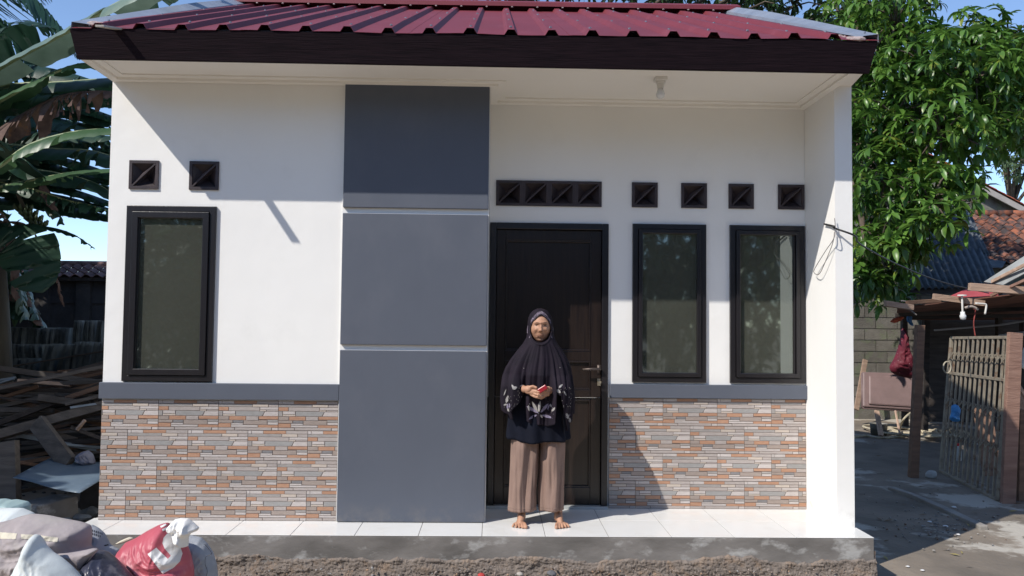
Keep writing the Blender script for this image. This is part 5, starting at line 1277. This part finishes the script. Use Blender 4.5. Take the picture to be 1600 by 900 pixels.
plank(at(1399, 642, 6.4), at(1406, 678, 6.0), .022, .022, WD['pink'], 'thin stick leaning between the bucket and the hose coil', 'stick', up=(0, 1, 0), name='stick')
plank(at(1352, 562, 8.0), at(1338, 640, 7.6), .08, .03, WD['pink'], 'pale board leaning on the block wall left of the vinyl headboard', up=(0, 1, 0))
lf = MB(); rl = random.Random(31)
for k in range(150):
    x, y = (rl.uniform(5.3, 8.6), rl.uniform(-.2, 6.5)); a = rl.random() * 6.28; s_ = rl.uniform(.02, .05); z = ground_z(x, y) + .006
    d = V((cos(a), sin(a), 0)); e_ = V((-sin(a), cos(a), 0)); c = V((x, y, z))
    lf.sheet([[c - d * s_, c - d * s_ + e_ * .002], [c - e_ * s_ * .3 + V((0, 0, .004)), c + e_ * s_ * .3 + V((0, 0, .008))], [c + d * s_ + V((0, 0, .008)), c + d * s_ + e_ * .002 + V((0, 0, .008))]], rl.choice((0, 0, 1)))
tag(lf.build('dry_leaves', [mat('dry_leaf', (.17, .11, .06), (.10, .065, .04), 20, .8), mat('yellow_leaf', (.32, .26, .09), None, 20, .7)]), 'dry fallen leaves scattered over the yard floor', kind='stuff')
rng = random.Random(9); hp = []
hc0 = atz(1425, 676, -.28)
for k in range(90):
    t = k * .42; r = .42 + .10 * sin(k * .37) + .05 * rng.uniform(-1, 1); hp.append(V((hc0.x + r * cos(t) * 1.05 + .12 * sin(k * .11), hc0.y + r * sin(t) * 1.5, -.28 + .025 * (k % 15) / 5)))
hp += [atz(1385, 684, -.28), atz(1350, 681, -.28), atz(1300, 690, -.28)]
b = MB(); b.tube(smooth_path(hp, 4), .018, 7); b.tube(smooth_path([atz(1405, 672, -.26), at(1412, 655, 6.2), at(1428, 643, 6.4), at(1438, 650, 6.4), at(1436, 668, 6.2), atz(1450, 682, -.26)], 8), .016, 7)
tag(b.build('hose', mat('cream_hose', (.48, .42, .30), (.36, .31, .22), 10, .55, rnd=0), smooth=True), 'cream coloured garden hose lying in a loose coil at the back of the yard', 'hose')
for px, py, s in ((1491, 792, .016), (1453, 815, .014), (1478, 822, .016), (1497, 835, .012), (1418, 885, .010), (1441, 891, .010)):
    b = MB(); b.ell(atz(px, py, -.29), (s * 1.5, s, s * .5), 7, 5, fn=lambda p, u: p * (1 + .5 * noise.noise(p * 60))); tag(b.build('litter', M['print_white']), 'small white scrap of litter on the yard floor', 'litter', 'white scraps on the yard floor')
# ------------------------------------------------------------------ left side yard
lwall = empty('garden_wall', (-4, 12, -.3), 'long dark wall with a tiled coping far behind the left yard', 'wall')
wl, wr_ = at(-260, 430, 12.0), at(240, 430, 12.0)
M['dwall'] = mat('old_dark_wall', (.066, .062, .060), (.040, .038, .039), 2, .9, .5, 20, .1, c3=(.06, .057, .058), s3=3)
b = MB(); b.box((wl.x, 12.2, -.4), (wr_.x, 12.35, at(100, 424, 12).z)); b.build('wall', M['dwall'], lwall)
for px in (-60, 60, 125, 200): q = at(px, 500, 12); b = MB(); b.box((q.x - .15, 12.08, -.4), (q.x + .15, 12.2, at(100, 428, 12).z)); b.build('pilaster', M['dwall'], lwall)
for py in (470,): q = at(100, py, 12.1); b = MB(); b.box((wl.x, 12.16, q.z - .05), (wr_.x, 12.199, q.z + .05)); b.build('ledge', M['dwall'], lwall)
M['clayl'] = mat('dusty_clay_tile', (.22, .135, .12), (.14, .09, .085), 10, .85, .4, 40, .2, rnd=.25)
tme = tilemesh(M['clayl']); o1 = at(-60, 429, 11.9); 
for r in range(3):
    for c in range(19): link('coping_tile', tme, lwall, o1 + V((.235 * c, .2 * r * .85, .09 * r)), (radians(24), 0, .5 * .0))
for c in range(15):
    rc = MB(); q = o1 + V((.31 * c, .62, .30)); rc.tube([q, q + V((.33, 0, .01))], [.075, .065], 9); rc.build('ridge_tile', M['clayl'], lwall, smooth=True)
b = MB(); b.box((wl.x, 11.95, o1.z - .10), (wr_.x, 12.6, o1.z - .02)); b.build('eave', WD['dark'], lwall)

# stacked roof tiles standing on edge
M['stk'] = mat('grey_cement_roof_tile', (.14, .165, .175), (.08, .097, .105), 7, .85, .5, 40, .2, rnd=.3)
b = MB(); rows = []
for j in range(3): rows.append([V((.012 * sin(i * pi / 4) + .012 * (j == 0), -.11 + .22 * i / 8, .42 * j / 2)) for i in range(9)])
b.sheet(rows); rows = [[q + V((.016, 0, 0)) for q in r] for r in rows]; b.sheet(rows)
sme = b.mesh('roof_tile', M['stk'], smooth=True)
RS = random.Random(2); lvl = [(5.6, .82, 22, 102, .10), (5.3, .40, 12, 96, -.10), (5.0, .0, 36, 90, .12)]
def stack(px0, px1, y, ztop, h, ln, label, grp, step=.055):
    a, c = at(px0, 500, y), at(px1, 500, y); x = a.x
    while x < c.x:
        o = bpy.data.objects.new('roof_tile', sme); col.objects.link(o); o.location = (x, y + RS.uniform(-.03, .03), ztop - h)
        o.rotation_euler = (RS.uniform(-.03, .03), ln + RS.uniform(-.05, .05), RS.uniform(-.06, .06)); o.scale = (1, 1, h / .42); tag(o, label, 'roof tile', grp); x += step * RS.uniform(.85, 1.2)
zt = lambda py, y: at(80, py, y).z
stack(14, 112, 4.9, zt(512, 4.9), .26, .10, 'grey roof tile standing on edge in the upper left row of the stack', 'tiles in the upper left row')
stack(118, 164, 4.8, zt(500, 4.8), .30, .10, 'grey roof tile standing on edge in the upper right row of the stack', 'tiles in the upper right row')
stack(4, 78, 4.6, zt(538, 4.6), .20, -.12, 'grey roof tile standing on edge in the middle left row of the stack', 'tiles in the middle left row')
stack(30, 60, 4.4, zt(560, 4.4), .24, .12, 'grey roof tile standing on edge in the low left row of the stack', 'tiles in the low left row')
stack(64, 118, 4.3, zt(536, 4.3), .52, .22, 'tall grey roof tile leaning in the middle row of the stack', 'tall tiles leaning in the middle', .065)
stack(120, 166, 4.3, zt(533, 4.3), .55, .14, 'tall grey roof tile leaning in the right row beside the house', 'tall tiles leaning beside the house', .065)
b = MB(); q = at(85, 600, 4.9); b.box((at(-30, 500, 4.9).x, 4.55, -.3), (at(170, 500, 4.9).x, 5.4, zt(560, 4.9) )); tag(b.build('plinth_block', M['dwall'], bevel=.02), 'low dark masonry bed under the stacked grey roof tiles', 'masonry')

# timber pile: the big pieces one by one, then the tangle behind
TP = [ # px0,py0,y0, px1,py1,y1, width, thick, wood, label
    (-30, 688, 1.5, 170, 632, 1.9, .12, .075, 'grey', 'long weathered beam crossing the front of the timber pile'),
    (-20, 668, 1.7, 166, 598, 2.2, .05, .05, 'dark', 'thin dark beam just above the long front beam of the pile'),
    (-30, 572, 2.4, 150, 597, 2.5, .05, .05, 'grey', 'rounded grey pole sloping across the top of the timber pile'),
    (28, 595, 2.3, 110, 602, 2.4, .04, .035, 'pink', 'short tan batten end on top of the timber pile'),
    (-20, 612, 2.1, 164, 612, 2.3, .10, .04, 'dark', 'broad dark board lying level near the top of the pile'),
    (-20, 628, 2.0, 60, 604, 2.1, .03, .03, 'brown', 'thin brown lath sloping up at the left of the pile'),
    (-20, 640, 1.95, 90, 616, 2.1, .04, .04, 'grey', 'grey lath sloping up in the upper left of the pile'),
    (60, 622, 1.9, 140, 632, 2.0, .07, .06, 'grey', 'split grey log end in the middle of the timber pile'),
    (110, 638, 1.75, 176, 628, 1.9, .06, .02, 'pale', 'pale grey strip resting on the right of the pile'),
    (-20, 640, 1.9, 85, 642, 2.0, .05, .04, 'grey', 'flat grey lath lying level at mid height of the pile'),
    (10, 672, 1.6, 110, 648, 1.8, .04, .04, 'dark', 'dark lath just behind the long front beam'),
    (58, 660, 1.45, 108, 726, 1.2, .14, .05, 'grey', 'broad grey board leaning down to the sheet metal'),
    (14, 690, 1.2, 17, 790, 1.1, .13, .07, 'grey', 'upright weathered post at the left edge of the pile'),
    (120, 672, 1.5, 133, 657, 1.5, .028, .022, 'pink', 'small orange wood splinter inside the pile'),
    (26, 680, 1.7, 170, 706, 1.9, .035, .035, 'pale', 'thin pale blue grey rod sloping down to the right'),
    (95, 694, 1.7, 165, 700, 1.9, .04, .02, 'pale', 'flat pale blue lath at the right of the pile'),
    (60, 672, 1.8, 120, 688, 1.9, .05, .05, 'grey', 'thick grey stick under the front beam'),
    (28, 722, 1.6, 80, 730, 1.8, .03, .03, 'brown', 'brown stick low in the pile behind the post'),
    (-20, 598, 2.3, 25, 590, 2.4, .04, .02, 'pale', 'pale grey metal strip at the upper left edge of the pile'),
    (-20, 604, 2.25, 22, 592, 2.3, .03, .02, 'pale', 'second pale grey metal strip at the upper left edge of the pile'),
    (30, 768, 1.3, 75, 760, 1.5, .04, .03, 'dark', 'dark lath low behind the concrete block'),
    (110, 668, 1.6, 170, 690, 1.7, .04, .03, 'dark', 'dark offcut under the right end of the front beam')]
WD['pale'] = mat('pale_blue_grey_strip', (.24, .28, .31), (.17, .2, .23), 8, .6, .2, 30)
for a in TP: plank(at(a[0], a[1], a[2]), at(a[3], a[4], a[5]), a[6], a[7], WD[a[8]], a[9], up=(0, .3, 1) if abs(a[4] - a[1]) < 60 else (0, 1, 0))
RT = random.Random(77)
for k in range(125):
    y = RT.uniform(1.8, 4.1); py = RT.uniform(604, 735) - (y - 1.9) * 14; px = RT.uniform(-40, 120); L_ = RT.uniform(.7, 2.0); an = RT.gauss(.06, .16)
    p = at(px, py, y); q = p + V((L_ * cos(an), RT.uniform(-.35, .35), L_ * sin(an) * .9))
    if q.x > -.06: q = p + (q - p) * ((-.06 - p.x) / (q.x - p.x))
    if p.z < -.25 or (q - p).length < .15: continue
    q.z = max(q.z, -.27)
    wk = RT.choice(('dark', 'dark', 'grey', 'brown', 'grey')); wd_ = RT.choice((RT.uniform(.018, .045), RT.uniform(.03, .09)))
    lb = ('broad ' if wd_ > .07 else 'thin ' if wd_ < .045 else 'narrow ') + {'dark': 'blackened', 'grey': 'weathered grey', 'brown': 'brown'}[wk] + (' board' if wd_ > .07 else ' stick' if wd_ < .045 else ' lath') + \
        (' rising' if q.z > p.z + .12 else ' sinking' if q.z < p.z - .12 else ' lying') + ' in the ' + ('front' if y < 2.5 else 'middle' if y < 3.3 else 'back') + \
        ' tangle, ' + ('high' if p.z > .75 else 'half way' if p.z > .25 else 'low') + (' far left' if p.x < -2 else ' left' if p.x < -1.4 else ' right')
    plank(p, q, wd_, RT.uniform(.014, .045), WD[wk], lb, group='planks tangled in the timber pile')
b = MB(); b.box((at(-60, 600, 3.0).x, 2.6, -.3), (-.15, 4.1, .15)); tag(b.build('rubble_heap', M['dwall'], bevel=.03), 'dark heap of debris under the back of the timber pile', 'heap')
# bent grey metal sheet
s0 = [at(20, 746, .75), at(124, 772, .55), at(158, 738, .95), at(158, 728, 1.35), at(79, 717, 1.35)]
b = MB(); rows = []
A0, B0, C0, D0 = at(20, 747, .72), at(124, 772, .5), at(160, 736, 1.0), at(79, 717, 1.35); C1 = at(200, 726, 1.25)
for j in range(11):
    row = []
    for i in range(13):
        s, t = i / 12, j / 10; p = A0.lerp(B0, s).lerp(D0.lerp(C1, s), t); p.z += .008 * sin(s * 7 + t * 2) * .6 + .012 * (s - .5) ** 2; row.append(p)
    rows.append(row)
b.sheet(rows); tag(b.build('metal_sheet', mat('blue_grey_sheet_metal', (.115, .155, .20), (.09, .125, .165), 3, .35, .1, 12, .5, c3=(.15, .19, .23), s3=7, t3=(.5, .8)), smooth=True, solid=.004), 'flat blue grey metal sheet lying tilted on the blocks left of the house', 'metal sheet')
qq = at(78, 800, .8); b = MB(); b.box((-.13, -.16, -.09), (.15, .16, .075)); o = tag(b.build('concrete_block', M['plinth'], bevel=.012), 'rough concrete block under the tilted blue grey metal sheet', 'block'); o.location = at(72, 796, .75); o.rotation_euler = (.05, -.05, -.5)
b = MB(); b.box((-.10, -.03, -.2), (.10, .03, .2)); o = tag(b.build('slab', M['dwall'], bevel=.01), 'dark slab standing against the house corner behind the metal sheet', 'slab'); o.location = at(148, 770, 1.2); o.rotation_euler = (.1, .15, .2)
for k, (px, py, y, s, lb) in enumerate(((108, 800, .9, .075, 'blue grey stone right of the concrete block'), (128, 808, .8, .05, 'small grey stone near the house corner'), (140, 800, 1.1, .06, 'dusty stone against the corner of the porch'), (100, 815, .6, .05, 'grey stone in front of the concrete block'))):
    b = MB(); b.ell(at(px, py, y), (s * 1.5, s, s * .6), 8, 6, fn=lambda p, u: p * (1 + .5 * noise.noise(p * 14 + V((k, 0, 0))))); tag(b.build('stone', mat('blue_grey_stone', (.17, .19, .21), (.11, .12, .135), 9, .9, .5, 30)), lb, 'stone')
o, mb = pillow('plastic_bag', [(120, 712), (128, 706), (138, 703), (146, 710), (150, 724), (138, 728), (122, 722)], 1.25, .05, mat('grey_lilac_plastic', (.22, .22, .27), (.12, .12, .16), 14, .4, .5, 30), n=60, wr=.035); tag(o, 'crumpled lilac grey plastic bag behind the metal sheet by the house corner', 'plastic bag')
db = MB()
for k in range(500):
    x = RT.uniform(-2.2, -.08); y = RT.uniform(.1, 3.5); s = RT.uniform(.01, .04); db.ell((x, y, -.3 + s * .4), (s * 1.3, s, s * .6), 6, 4)
tag(db.build('debris', M['dwall']), 'small dark rubble scattered over the left side yard', kind='stuff')
